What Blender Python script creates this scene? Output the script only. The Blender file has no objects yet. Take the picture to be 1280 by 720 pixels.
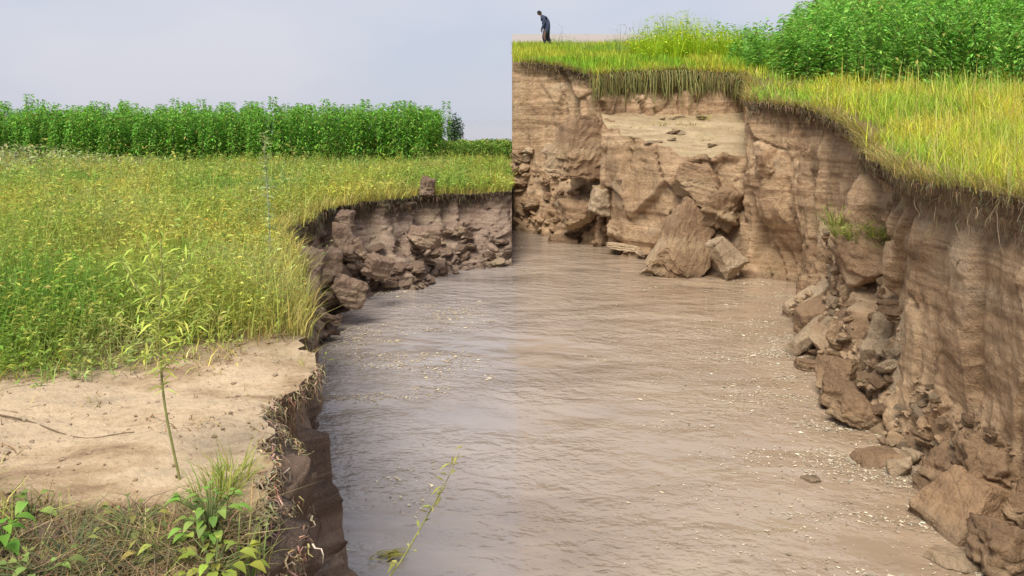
import bpy, bmesh, math, random
import numpy as np
from mathutils import Vector, Matrix
from mathutils.geometry import delaunay_2d_cdt
R = math.radians
scene = bpy.context.scene
col = scene.collection
rng = np.random.default_rng(7)
random.seed(7)

# ------------------------------------------------------------------ camera
CAM_H, FPX, HOR = 3.2, 1000.0, 150.0
cd = bpy.data.cameras.new('camera'); cam = bpy.data.objects.new('camera', cd); col.objects.link(cam)
cam.location = (0, 0, CAM_H); cam.rotation_euler = (R(90), 0, 0)
cd.sensor_width = 36; cd.lens = 36*FPX/1280; cd.shift_y = -(360-HOR)/1280
cd.clip_start = 0.05; cd.clip_end = 9000
scene.camera = cam
# ------------------------------------------------------------------ sky
SUN_EL, SUN_AZ = 56, 203          # azimuth clockwise from +Y (camera looks to +Y)
w = bpy.data.worlds.new('World'); scene.world = w; w.use_nodes = True
nt = w.node_tree; nt.nodes.clear()
out = nt.nodes.new('ShaderNodeOutputWorld'); bg = nt.nodes.new('ShaderNodeBackground')
sky = nt.nodes.new('ShaderNodeTexSky'); sky.sky_type = 'NISHITA'; sky.sun_disc = False
sky.sun_elevation = R(SUN_EL); sky.sun_rotation = R(SUN_AZ); sky.dust_density = 4; sky.air_density = 1.0; sky.ozone_density = 2
tc = nt.nodes.new('ShaderNodeTexCoord')
mp = nt.nodes.new('ShaderNodeMapping'); mp.inputs['Scale'].default_value = (2.0, 2.0, 5.0)
cn = nt.nodes.new('ShaderNodeTexNoise'); cn.inputs['Scale'].default_value = 1.4; cn.inputs['Detail'].default_value = 4
cr = nt.nodes.new('ShaderNodeValToRGB')
cr.color_ramp.elements[0].position = 0.36; cr.color_ramp.elements[0].color = (5.35, 5.75, 6.75, 1)
cr.color_ramp.elements[1].position = 0.68; cr.color_ramp.elements[1].color = (6.3, 6.3, 7.0, 1)
mx = nt.nodes.new('ShaderNodeMix'); mx.data_type = 'RGBA'; mx.inputs[0].default_value = 0.86
nt.links.new(tc.outputs['Generated'], mp.inputs[0]); nt.links.new(mp.outputs[0], cn.inputs[0])
nt.links.new(cn.outputs[0], cr.inputs[0]); nt.links.new(sky.outputs[0], mx.inputs[6]); nt.links.new(cr.outputs[0], mx.inputs[7])
nt.links.new(mx.outputs[2], bg.inputs[0]); bg.inputs[1].default_value = 0.1
nt.links.new(bg.outputs[0], out.inputs[0])
# ------------------------------------------------------------------ sun
sd = bpy.data.lights.new('sun', 'SUN'); sd.energy = 3.9; sd.angle = R(30); sd.color = (1.0, 0.94, 0.84)
sun = bpy.data.objects.new('sun', sd); col.objects.link(sun)
d_ = Vector((math.sin(R(SUN_AZ))*math.cos(R(SUN_EL)), math.cos(R(SUN_AZ))*math.cos(R(SUN_EL)), math.sin(R(SUN_EL))))
sun.rotation_euler = d_.to_track_quat('Z', 'Y').to_euler(); sun.location = (0, 0, 30)
scene.view_settings.view_transform = 'Standard'; scene.view_settings.look = 'None'
scene.view_settings.exposure = 0.27; scene.view_settings.gamma = 1.0
scene.render.engine = 'CYCLES'

# ================================================================== helpers
def at(px, py, D):
    return Vector(((px-640)/FPX*D, D, CAM_H+(HOR-py)/FPX*D))
def tag(o, label=None, cat=None, group=None, kind=None):
    if label: o['label'] = label
    if cat: o['category'] = cat
    if group: o['group'] = group
    if kind: o['kind'] = kind
    return o
def link(name, me, mat=None, parent=None):
    o = bpy.data.objects.new(name, me); col.objects.link(o)
    if mat and me is not None and len(me.materials) == 0: me.materials.append(mat)
    if parent: o.parent = parent
    return o
def empty(name, loc, rz=0):
    o = bpy.data.objects.new(name, None); col.objects.link(o); o.location = loc; o.rotation_euler = (0, 0, rz)
    o.empty_display_size = 0.1
    return o
def make_mesh(name, V, F, C=None, smooth=True):
    V = np.asarray(V, np.float32); F = np.asarray(F, np.int32)
    me = bpy.data.meshes.new(name); n, k = F.shape
    me.vertices.add(len(V)); me.vertices.foreach_set('co', V.ravel())
    me.loops.add(n*k); me.loops.foreach_set('vertex_index', F.ravel())
    me.polygons.add(n); me.polygons.foreach_set('loop_start', np.arange(0, n*k, k, dtype=np.int32))
    me.polygons.foreach_set('loop_total', np.full(n, k, np.int32))
    me.polygons.foreach_set('use_smooth', np.full(n, smooth, bool))
    if C is not None:
        a = me.attributes.new('Col', 'FLOAT_COLOR', 'POINT')
        C = np.asarray(C, np.float32)
        if C.shape[1] == 3: C = np.concatenate([C, np.ones((len(C), 1), np.float32)], 1)
        a.data.foreach_set('color', C.ravel())
    me.update(calc_edges=True); me.validate()
    return me

# ---- noise
def _h(ix, iy, iz, s):
    with np.errstate(over='ignore'):
        n = (ix.astype(np.int64)*374761393 + iy.astype(np.int64)*668265263 + iz.astype(np.int64)*2147483647 + s*1274126177) & 0xffffffff
        n = ((n ^ (n >> 13))*1274126177) & 0xffffffff
        n = ((n ^ (n >> 16))*2246822519) & 0xffffffff
        n = n ^ (n >> 15)
    return n.astype(np.float64)/4294967295.0
def vnoise(p, s=0):
    p = np.asarray(p, float); i = np.floor(p).astype(np.int64); f = p-i; f = f*f*(3-2*f)
    r = 0
    for dx in (0, 1):
        for dy in (0, 1):
            for dz in (0, 1):
                wgt = (f[..., 0] if dx else 1-f[..., 0])*(f[..., 1] if dy else 1-f[..., 1])*(f[..., 2] if dz else 1-f[..., 2])
                r = r+wgt*_h(i[..., 0]+dx, i[..., 1]+dy, i[..., 2]+dz, s)
    return r*2-1
def fbm(p, o=4, s=0, g=0.5):
    r = 0; a = 1; t = 0
    for k in range(o):
        r = r+a*vnoise(np.asarray(p)*2.0**k+17.3*k, s+k); t += a; a *= g
    return r/t
def voro(p, s=0):
    p = np.asarray(p, float); i = np.floor(p).astype(np.int64)
    f1 = np.full(p.shape[:-1], 9.0); f2 = f1.copy(); cid = np.zeros(p.shape[:-1])
    for dx in (-1, 0, 1):
        for dy in (-1, 0, 1):
            for dz in (-1, 0, 1):
                c = (i[..., 0]+dx, i[..., 1]+dy, i[..., 2]+dz)
                q = [c[k]+_h(*c, s+11+k) for k in range(3)]
                d = np.sqrt((p[..., 0]-q[0])**2+(p[..., 1]-q[1])**2+(p[..., 2]-q[2])**2)
                m = d < f1
                f2 = np.where(m, f1, np.minimum(f2, d)); cid = np.where(m, _h(*c, s+5), cid); f1 = np.where(m, d, f1)
    return cid*2-1, f1, f2-f1
def voro_vec(p, s=0):
    p = np.asarray(p, float); i = np.floor(p).astype(np.int64)
    f1 = np.full(p.shape[:-1], 9.0); vx = np.zeros_like(f1); h1 = np.zeros_like(f1)
    for dx in (-1, 0, 1):
        for dy in (-1, 0, 1):
            c = (i[..., 0]+dx, i[..., 1]+dy, i[..., 2]); ax = p[..., 0]-(c[0]+_h(*c, s+11)); ay = p[..., 1]-(c[1]+_h(*c, s+12))
            d = np.hypot(ax, ay); m = d < f1; vx = np.where(m, ax, vx); h1 = np.where(m, _h(*c, s+21), h1); f1 = np.where(m, d, f1)
    return vx, h1*2-1
def fbm2(x, y, sc, s=0, o=3):
    return fbm(np.stack([np.asarray(x)*sc, np.asarray(y)*sc, np.zeros_like(np.asarray(x, float))+.37], -1), o, s)

# ================================================================== materials
def newmat(name):
    m = bpy.data.materials.new(name); m.use_nodes = True; n = m.node_tree; n.nodes.clear()
    o = n.nodes.new('ShaderNodeOutputMaterial'); b = n.nodes.new('ShaderNodeBsdfPrincipled')
    n.links.new(b.outputs[0], o.inputs[0]); return m, n, b, o
def N(n, t, **kw):
    x = n.nodes.new(t)
    for k, v in kw.items():
        if k in x.inputs: x.inputs[k].default_value = v
        else: setattr(x, k, v)
    return x
def ramp(n, src, stops):
    r = n.nodes.new('ShaderNodeValToRGB'); e = r.color_ramp.elements
    while len(e) < len(stops): e.new(0.5)
    for q, (p, c) in zip(e, stops): q.position = p; q.color = (*c, 1)
    n.links.new(src, r.inputs[0]); return r.outputs[0]
def mixc(n, f, a, b, mode='MIX'):
    m = n.nodes.new('ShaderNodeMix'); m.data_type = 'RGBA'; m.blend_type = mode
    for i, v in ((0, f), (6, a), (7, b)):
        if isinstance(v, (int, float)): m.inputs[i].default_value = v
        elif isinstance(v, tuple): m.inputs[i].default_value = (*v, 1)
        else: n.links.new(v, m.inputs[i])
    return m.outputs[2]
def math_(n, op, a, b=None, clamp=False):
    m = n.nodes.new('ShaderNodeMath'); m.operation = op; m.use_clamp = clamp
    for i, v in ((0, a), (1, b)):
        if v is None: continue
        if isinstance(v, (int, float)): m.inputs[i].default_value = v
        else: n.links.new(v, m.inputs[i])
    return m.outputs[0]
def noise(n, vec, scale, detail=4, rough=.55, dist=0):
    x = n.nodes.new('ShaderNodeTexNoise'); x.inputs['Scale'].default_value = scale; x.inputs['Detail'].default_value = detail
    x.inputs['Roughness'].default_value = rough; x.inputs['Distortion'].default_value = dist
    n.links.new(vec, x.inputs['Vector']); return x.outputs[0]
def mapping(n, vec, sc):
    m = n.nodes.new('ShaderNodeMapping'); m.inputs['Scale'].default_value = sc; n.links.new(vec, m.inputs[0]); return m.outputs[0]

def soil_material(name, dark, mid, light, humus=True, obj_random=False, strata=True):
    m, n, b, o = newmat(name)
    geo = n.nodes.new('ShaderNodeNewGeometry'); pos = geo.outputs['Position']
    if obj_random:
        tcn = n.nodes.new('ShaderNodeTexCoord'); pos = tcn.outputs['Object']
    big = noise(n, mapping(n, pos, (.6, .6, 1.1)), 1.0, 4)
    base = ramp(n, big, [(.3, dark), (.5, mid), (.72, light)])
    if strata:
        st = noise(n, mapping(n, pos, (.3, .3, 3.4)), 1.0, 4, .6, .8)
        base = mixc(n, .5, base, ramp(n, st, [(.33, dark), (.44, mid), (.5, light), (.54, mid), (.6, dark), (.66, mid)]))
    fine = noise(n, pos, 14, 6, .7)
    base = mixc(n, .55, base, ramp(n, fine, [(.25, (.42, .38, .36)), (.5, (1, 1, 1)), (.8, (1.25, 1.22, 1.18))]), 'MULTIPLY')
    flu = noise(n, mapping(n, pos, (7, 7, .8)), 1.0, 4, .6)
    base = mixc(n, .35, base, ramp(n, flu, [(.3, (.6, .56, .55)), (.6, (1.12, 1.1, 1.1))]), 'MULTIPLY')
    if humus:
        at_ = n.nodes.new('ShaderNodeAttribute'); at_.attribute_name = 'Col'
        sp = n.nodes.new('ShaderNodeSeparateColor'); n.links.new(at_.outputs[0], sp.inputs[0])
        hn = noise(n, mapping(n, pos, (3, 3, 3)), 1.0, 4)
        hf = math_(n, 'MULTIPLY', sp.outputs[0], math_(n, 'MULTIPLY', hn, 1.9), True)
        base = mixc(n, hf, base, (.055, .042, .026))
    # pale salt / dry patches and greenish algae stains
    pt = noise(n, mapping(n, pos, (.9, .9, 1.6)), 1.0, 3)
    base = mixc(n, ramp(n, pt, [(.58, (0, 0, 0)), (.7, (.55, .55, .55))]), base, (.52, .40, .27))
    gr = noise(n, mapping(n, pos, (.7, .7, .5)), 1.3, 3)
    base = mixc(n, ramp(n, gr, [(.62, (0, 0, 0)), (.74, (.35, .35, .35))]), base, (.17, .16, .06))
    if obj_random:
        oi = n.nodes.new('ShaderNodeObjectInfo')
        base = mixc(n, 1.0, base, ramp(n, oi.outputs['Random'], [(0, (.82, .8, .77)), (.5, (1.0, .98, .94)), (1, (1.2, 1.16, 1.1))]), 'MULTIPLY')
    gw = n.nodes.new('ShaderNodeNewGeometry'); sz_ = n.nodes.new('ShaderNodeSeparateXYZ'); n.links.new(gw.outputs['Position'], sz_.inputs[0])
    wet = math_(n, 'ADD', math_(n, 'MULTIPLY', sz_.outputs[2], -6.0), math_(n, 'ADD', math_(n, 'MULTIPLY', noise(n, gw.outputs['Position'], 2.0, 3), 1.6), .1), True)
    base = mixc(n, math_(n, 'MULTIPLY', wet, .55), base, (.11, .075, .05))
    n.links.new(base, b.inputs['Base Color']); b.inputs['Roughness'].default_value = .92; b.inputs['Specular IOR Level'].default_value = .2
    h1 = noise(n, pos, 9, 8, .7); h2 = noise(n, mapping(n, pos, (12, 12, 3)), 1, 6, .65)
    h3 = noise(n, pos, 45, 4, .7)
    vc = N(n, 'ShaderNodeTexVoronoi', feature='DISTANCE_TO_EDGE', Scale=1.0)
    wb = N(n, 'ShaderNodeVectorMath', operation='ADD'); wn = N(n, 'ShaderNodeTexNoise', Scale=2.5, Detail=4); n.links.new(pos, wn.inputs['Vector'])
    n.links.new(mapping(n, pos, (2.6, 2.6, 1.7)), wb.inputs[0]); n.links.new(wn.outputs['Color'], wb.inputs[1]); n.links.new(wb.outputs[0], vc.inputs['Vector'])
    crk = ramp(n, vc.outputs['Distance'], [(.0, (0, 0, 0)), (.05, (1, 1, 1))])
    hh = math_(n, 'ADD', math_(n, 'ADD', math_(n, 'MULTIPLY', h1, 1.0), math_(n, 'MULTIPLY', h2, .7)), math_(n, 'MULTIPLY', h3, .3))
    hh = math_(n, 'ADD', hh, math_(n, 'MULTIPLY', crk, .12))
    bp = N(n, 'ShaderNodeBump', Strength=1.0, Distance=.075); n.links.new(hh, bp.inputs['Height']); n.links.new(bp.outputs[0], b.inputs['Normal'])
    return m
M = {}
M['cliff_r'] = soil_material('cliff_soil_right', (.21, .132, .075), (.47, .312, .182), (.66, .48, .295))
M['cliff_l'] = soil_material('cliff_soil_left', (.15, .1, .074), (.3, .215, .16), (.48, .37, .28))
M['block'] = soil_material('broken_soil', (.19, .122, .074), (.38, .256, .156), (.55, .405, .255), False, True, False)
M['crumb'] = soil_material('soil_crumbs', (.24, .155, .09), (.44, .30, .18), (.62, .46, .29), False, False, False)
M['block_l'] = soil_material('broken_soil_left', (.15, .1, .074), (.3, .215, .16), (.46, .355, .265), False, True, False)
M['crumb_l'] = soil_material('soil_crumbs_left', (.15, .1, .074), (.31, .222, .165), (.5, .385, .285), False, False, False)
M['crumb_sand'] = soil_material('sandy_crumbs', (.4, .29, .18), (.55, .41, .27), (.62, .48, .33), False, False, False)
M['block_pale'] = soil_material('pale_soil', (.34, .25, .165), (.5, .385, .26), (.62, .5, .35), False, True, False)

def top_material(name, sandy):
    m, n, b, o = newmat(name)
    geo = n.nodes.new('ShaderNodeNewGeometry'); pos = geo.outputs['Position']
    big = noise(n, pos, .9, 5)
    dirt = ramp(n, big, [(.3, (.10, .075, .035)), (.55, (.17, .13, .06)), (.75, (.22, .2, .07))])
    if sandy:
        sn = noise(n, mapping(n, pos, (1.2, 2.6, 1)), 1.3, 6, .6)
        sand = ramp(n, sn, [(.32, (.22, .145, .085)), (.42, (.4, .285, .175)), (.53, (.55, .42, .275)), (.66, (.47, .36, .24)), (.8, (.34, .27, .19))])
        fine = noise(n, pos, 26, 6, .75)
        sand = mixc(n, .6, sand, ramp(n, fine, [(.28, (.5, .45, .4)), (.5, (1, 1, 1)), (.8, (1.15, 1.14, 1.1))]), 'MULTIPLY')
        sep = n.nodes.new('ShaderNodeSeparateXYZ'); n.links.new(pos, sep.inputs[0])
        edge = math_(n, 'ADD', math_(n, 'ADD', sep.outputs[1], math_(n, 'MULTIPLY', noise(n, pos, 2.2, 4), 1.4)), math_(n, 'MULTIPLY', sep.outputs[0], -.18))
        f = math_(n, 'SUBTRACT', math_(n, 'MULTIPLY', edge, 1.4), 7.5, True)
        basec = mixc(n, f, sand, dirt)
    else:
        sep = n.nodes.new('ShaderNodeSeparateXYZ'); n.links.new(pos, sep.inputs[0])
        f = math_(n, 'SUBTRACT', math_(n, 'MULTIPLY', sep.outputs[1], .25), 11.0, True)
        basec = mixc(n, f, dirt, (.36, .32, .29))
    n.links.new(basec, b.inputs['Base Color']); b.inputs['Roughness'].default_value = .95; b.inputs['Specular IOR Level'].default_value = .15
    h = math_(n, 'ADD', noise(n, pos, 7, 8, .7), math_(n, 'MULTIPLY', noise(n, pos, 40, 4, .7), .4))
    bp = N(n, 'ShaderNodeBump', Strength=.8, Distance=.04); n.links.new(h, bp.inputs['Height']); n.links.new(bp.outputs[0], b.inputs['Normal'])
    return m
M['top_l'] = top_material('sandy_field_ground', True)
M['top_r'] = top_material('grassy_bank_ground', False)
M['terrace'] = soil_material('terrace_sand', (.3, .21, .115), (.5, .38, .22), (.64, .51, .32), False)

def leaf_material(name, trans=.35, rough=.6):
    m, n, b, o = newmat(name)
    a = n.nodes.new('ShaderNodeAttribute'); a.attribute_name = 'Col'
    n.links.new(a.outputs[0], b.inputs['Base Color']); b.inputs['Roughness'].default_value = rough
    b.inputs['Specular IOR Level'].default_value = .3
    tr = n.nodes.new('ShaderNodeBsdfTranslucent'); n.links.new(a.outputs[0], tr.inputs[0])
    ms = n.nodes.new('ShaderNodeMixShader'); ms.inputs[0].default_value = trans
    n.links.new(b.outputs[0], ms.inputs[1]); n.links.new(tr.outputs[0], ms.inputs[2]); n.links.new(ms.outputs[0], o.inputs[0])
    return m
M['leaf'] = leaf_material('leaf'); M['dry'] = leaf_material('dry_fibre', .12, .85)
def plain(name, c, rough=.8, ns=20):
    m, n, b, o = newmat(name); t = n.nodes.new('ShaderNodeTexCoord')
    f = noise(n, t.outputs['Object'], ns, 4)
    n.links.new(ramp(n, f, [(.3, tuple(x*.7 for x in c)), (.7, tuple(min(1, x*1.2) for x in c))]), b.inputs['Base Color'])
    b.inputs['Roughness'].default_value = rough; return m
M['stem'] = plain('green_stem', (.13, .17, .045)); M['stem_y'] = plain('yellow_stem', (.27, .27, .085)); M['stem_b'] = plain('brown_stem', (.13, .085, .045))
M['stem_p'] = plain('pale_stem', (.34, .36, .24)); M['root'] = plain('root_bark', (.22, .15, .09)); M['bark'] = plain('bark', (.1, .075, .05))
M['cloth'] = plain('navy_cloth', (.03, .045, .09)); M['cloth2'] = plain('dark_trousers', (.018, .022, .035)); M['skin'] = plain('skin', (.16, .085, .055)); M['hair'] = plain('black_hair', (.012, .01, .01))

def water_material():
    m, n, b, o = newmat('muddy_water')
    geo = n.nodes.new('ShaderNodeNewGeometry'); pos = geo.outputs['Position']
    sep = n.nodes.new('ShaderNodeSeparateXYZ'); n.links.new(pos, sep.inputs[0])
    sw = noise(n, mapping(n, pos, (.35, .9, 1)), 1.0, 6, .62, 1.4)
    silt = ramp(n, sw, [(.3, (.235, .2, .18)), (.5, (.3, .258, .234)), (.7, (.36, .315, .285))])
    fx = math_(n, 'ADD', math_(n, 'MULTIPLY', math_(n, 'MULTIPLY', sep.outputs[0], 9.0, True), .32), math_(n, 'MULTIPLY', math_(n, 'ADD', sep.outputs[0], math_(n, 'MULTIPLY', sw, 1.5)), .17, True), True)
    silt = mixc(n, fx, silt, ramp(n, sw, [(.3, (.27, .19, .115)), (.55, (.36, .268, .185)), (.75, (.35, .275, .165))]))
    n.links.new(silt, b.inputs['Base Color']); b.inputs['Roughness'].default_value = .05; b.inputs['IOR'].default_value = 1.5
    wv = N(n, 'ShaderNodeMapping'); wv.inputs['Rotation'].default_value = (0, 0, R(14)); n.links.new(pos, wv.inputs[0]); wp_ = wv.outputs[0]
    w1 = noise(n, mapping(n, wp_, (.9, 1.5, 1)), 1.0, 2, .5, .5)
    w2 = noise(n, mapping(n, wp_, (3.4, 5.2, 1)), 1.0, 3, .55, .5)
    w3 = noise(n, mapping(n, pos, (11, 15, 1)), 1.0, 2, .5, .3)
    patch = noise(n, mapping(n, pos, (.3, .5, 1)), 1.0, 3)
    k = ramp(n, patch, [(.38, (.12, .12, .12)), (.56, (1, 1, 1))])
    h = math_(n, 'ADD', math_(n, 'MULTIPLY', w1, .7), math_(n, 'MULTIPLY', math_(n, 'ADD', math_(n, 'MULTIPLY', w2, .66), math_(n, 'MULTIPLY', w3, .24)), k))
    bp = N(n, 'ShaderNodeBump', Strength=1.0, Distance=.085); n.links.new(h, bp.inputs['Height']); n.links.new(bp.outputs[0], b.inputs['Normal'])
    return m
M['water'] = water_material()

# ================================================================== setting: water
V = [(-2500, -60, 0), (2500, -60, 0), (2500, 6000, 0), (-2500, 6000, 0)]
wt = link('river_water', make_mesh('river_water', V, [(0, 1, 2, 3)], smooth=False), M['water'])
tag(wt, 'muddy grey brown river water with ripples between the eroded banks', 'river', kind='structure')
bedm = plain('river_bed', (.12, .09, .06))
bd = link('river_bed', make_mesh('river_bed', [(x, y, -1.2) for x, y, z in V], [(0, 1, 2, 3)], smooth=False), bedm)
tag(bd, 'silty river bed under the muddy water', 'river bed', kind='structure')

# ================================================================== setting: banks
def zl(x, y):
    x = np.asarray(x, float); y = np.asarray(y, float)
    return np.interp(y, [-3, 4.5, 18, 30, 70], [1.8, 1.8, 1.55, 1.5, 1.35])+.05*fbm2(x, y, .8, 3)*np.clip((y-0)/4, 0, 1)+.045*fbm2(x, y, 2.4, 4)+.02*fbm2(x, y, 9, 5, 3)+.05*np.exp(-((x+1.5)/.5)**2-((y-4.7)/.5)**2)
def zr(x, y):
    x = np.asarray(x, float); y = np.asarray(y, float)
    return np.interp(y, [-3, 6, 8, 10.5, 13, 16, 19, 22, 23.4, 38, 95], [2.62, 2.62, 2.62, 2.75, 3.2, 3.55, 3.95, 4.5, 4.88, 6.68, 13.4])+.06*fbm2(x, y, .7, 9)*np.clip((23-y)/4, 0, 1)

HOLLOWS = [(5.05, 15.55, .35, .55, .8, .6), (4.85, 16.2, .9, .12, .7, .3), (.83, 22.6, 3.1, .10, .45, .35), (4.75, 10.4, 1.55, .35, .22, .35), (-3.2, 14.2, 1.0, .09, .45, .4), (-1.2, 4.1, .9, .25, .25, .12), (5.2, 14.0, 2.2, .1, .8, .2), (3.8, 7.3, 1.35, .07, .5, .12), (3.75, 6.7, .75, .08, .25, .14)]
def ribbon(ctrl, du, nv, s, ztop, side, lip=.0, zb=-.35, tal=.42):
    """ctrl rows: xb,yb, xt,yt, amp, power.  Returns grid of points, outward from the soil."""
    c = np.array(ctrl, float); mid = (c[:, :2]+c[:, 2:4])/2
    L = np.concatenate([[0], np.cumsum(np.linalg.norm(np.diff(mid, axis=0), axis=1))])
    ds = []
    for k in range(len(c)-1):
        seg = L[k+1]-L[k]; far = max(1.0, min(c[k, 1], c[k+1, 1])/8); far = far if c[k, 4] > 0 or c[k+1, 4] > 0 else 30
        ds += list(np.linspace(L[k], L[k+1], max(2, int(seg/(du*far)))+1)[:-1])
    u = np.array(ds+[L[-1]]); nu = len(u)
    q = np.stack([np.interp(u, L, c[:, k]) for k in range(6)], 1)
    tan = np.gradient((q[:, :2]+q[:, 2:4])/2, axis=0)
    ker = np.ones(9)/9
    for k in (0, 1): tan[:, k] = np.convolve(np.pad(tan[:, k], 4, 'edge'), ker, 'valid')
    nrm = np.stack([tan[:, 1], -tan[:, 0]], 1)*side; nrm /= np.linalg.norm(nrm, axis=1, keepdims=True)+1e-9
    v = np.linspace(0, 1, nv)
    g = 1-(1-v[None, :])**q[:, 5:6]
    XY = q[:, None, :2]*(1-g[..., None])+q[:, None, 2:4]*g[..., None]
    zt = ztop(q[:, 2], q[:, 3])
    Z = zb+(zt[:, None]-zb)*v[None, :]
    P = np.concatenate([XY, Z[..., None]], 2)
    U = np.broadcast_to(u[:, None], Z.shape)
    wp = P+.25*np.stack([fbm(P*1.3, 3, s+40), fbm(P*1.3+7, 3, s+41), fbm(P*1.3+3, 3, s+42)], -1)
    big = .12*fbm(P*np.array([.9, .9, .25]), 3, s)
    Uw = U+.18*fbm(P*1.1, 3, s+70)
    colid, cf1, ce = voro(np.stack([Uw*.95, Z*.42+.3*fbm(P*.8, 2, s+71), np.zeros_like(Z)], -1), s+3)
    cid2, f12, e2 = voro(wp*np.array([3.2, 3.2, 2.4]), s+4)
    cid3, f13, e3 = voro(wp*np.array([7., 7., 6.]), s+5)
    talus = np.clip((tal-v[None, :])/.25, 0, 1)*np.clip(q[:, 5:6]-1, 0, 1)
    zz = Z+.07*fbm(P*np.array([.7, .7, .7]), 3, s+8)+.02*fbm(P*4, 2, s+18)
    def layer(th, sd):
        li = np.floor(zz/th).astype(np.int64); fr = zz/th-li
        a = _h(li, li*0+sd, li*0, s)*2-1; b_ = _h(li+1, li*0+sd, li*0, s)*2-1
        t_ = np.clip((fr-.8)/.2, 0, 1); return a*(1-t_)+b_*t_
    keep = .5+.5*np.clip(fbm(P*1.1, 2, s+77)*3, -1, 1)
    strata = .05*layer(.37, 1)*(.4+.6*keep)+(.026*layer(.14, 2)+.006*layer(.06, 3))*keep**2+.03*fbm(P*3.3, 4, s+90)
    flute = fbm(np.stack([U*3.2, Z*.3, np.zeros_like(Z)], -1), 4, s+12)
    pc = np.stack([Uw*1.5, Z*.55+.3*fbm(P*.8, 2, s+71), np.zeros_like(Z)], -1)
    fvx, fh = voro_vec(pc, s+33)
    d = big+.2*colid*np.clip(ce/.04, 0, 1)-.09*np.clip(1-ce/.04, 0, 1)+.28*fvx*fh*(1-talus)
    d = np.where(v[None, :] > .95, d*.4, d)
    rc = np.random.default_rng(s)
    for _ in range(int(u[-1]*1.9)):
        u0 = rc.uniform(0, u[-1]); zc = rc.uniform(.4, 4.2); hl = rc.uniform(.2, .8); wd_ = rc.uniform(.014, .045); dp = rc.uniform(.08, .3)
        a_, b_ = np.searchsorted(u, [u0-.35, u0+.35])
        if b_-a_ < 2: continue
        Zs = Z[a_:b_]; wob = u0+.07*fbm(np.stack([Zs*2.2, Zs*0+u0, Zs*0], -1), 3, s+91)
        d[a_:b_] -= dp*np.exp(-((U[a_:b_]-wob)/(wd_*np.clip(P[a_:b_, :, 1]/7, 1, 3)))**2)*np.clip(1.3-np.abs(Zs-zc)/hl, 0, 1)
    d += (1-talus)*(strata+.05*flute+.045*np.clip(cid2-.3, 0, 1)*np.clip(e2/.06, 0, 1)-.1*np.clip(-cid2-.55, 0, 1)*np.clip(e2/.1, 0, 1))
    d += talus*(.17*cid2*np.clip(e2/.2, 0, 1)+.09*cid3*np.clip(e3/.15, 0, 1)+.06*fbm(P*5, 3, s+15))
    d += .03*fbm(P*7, 4, s+13, .6)
    d += .16*np.clip(v[None, :]*8-7, 0, 1)*fbm(np.stack([U*1.6, U*0, U*0], -1), 4, s+80, .6)
    tap = np.clip((1-v[None, :])/.05, .25, 1)
    # turf overhangs the face a little, hollow right below it
    depth = zt[:, None]-Z
    d += lip*(np.exp(-(depth/.12)**2)-.9*np.exp(-((depth-.38)/.2)**2))
    for (hx, hy, hz, rh, rv, dp) in HOLLOWS:
        d = d-dp*np.exp(-(((P[..., 0]-hx)**2+(P[..., 1]-hy)**2)/rh**2)**1.5-np.abs((Z-hz)/rv)**3)
    d = d*q[:, 4:5]*np.where(v[None, :] > .99, .9, 1)
    P[..., :2] += nrm[:, None, :]*d[..., None]
    P[..., 2] += np.where(v[None, :] < .999, 1, 0)*q[:, 4:5]*talus*.10*cid2
    hum = np.clip(1-depth/.42, 0, 1)*np.clip(q[:, 4:5]*1.2, 0, 1)
    return P, hum, nrm
def grid_faces(nu, nv, flip=False, off=0):
    a = np.arange(nu*nv).reshape(nu, nv)
    f = np.stack([a[:-1, :-1], a[1:, :-1], a[1:, 1:], a[:-1, 1:]], -1).reshape(-1, 4)
    if flip: f = f[:, ::-1]
    return f+off
def top_sheet(line, outer, zf, spacing):
    """line: points of the lip (x,y,z) in order; outer: closing plan points; returns V,F(tri)"""
    poly = [Vector((p[0], p[1])) for p in line]+[Vector(p) for p in outer]
    n = len(poly); pts = list(poly)
    xs = [p.x for p in poly]; ys = [p.y for p in poly]
    y = min(ys)+.05
    while y < max(ys):
        st = spacing*max(1, abs(y)/4.0)**1.35
        x = min(xs)+random.random()*st
        while x < max(xs):
            pts.append(Vector((x+random.uniform(-.3, .3)*st, y+random.uniform(-.3, .3)*st))); x += st*max(1, abs(x)/8)
        y += st*.8
    r = delaunay_2d_cdt(pts, [], [list(range(n))], 1, 1e-6)
    VV = np.array([(p.x, p.y) for p in r[0]]); F = np.array([f for f in r[2] if len(f) == 3])
    Z = zf(VV[:, 0], VV[:, 1])
    ln = np.array([p[:3] for p in line])
    for k, src in enumerate(r[3]):
        for sidx in src:
            if sidx < len(ln): Z[k] = ln[sidx, 2]
    return np.column_stack([VV, Z]), F
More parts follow.
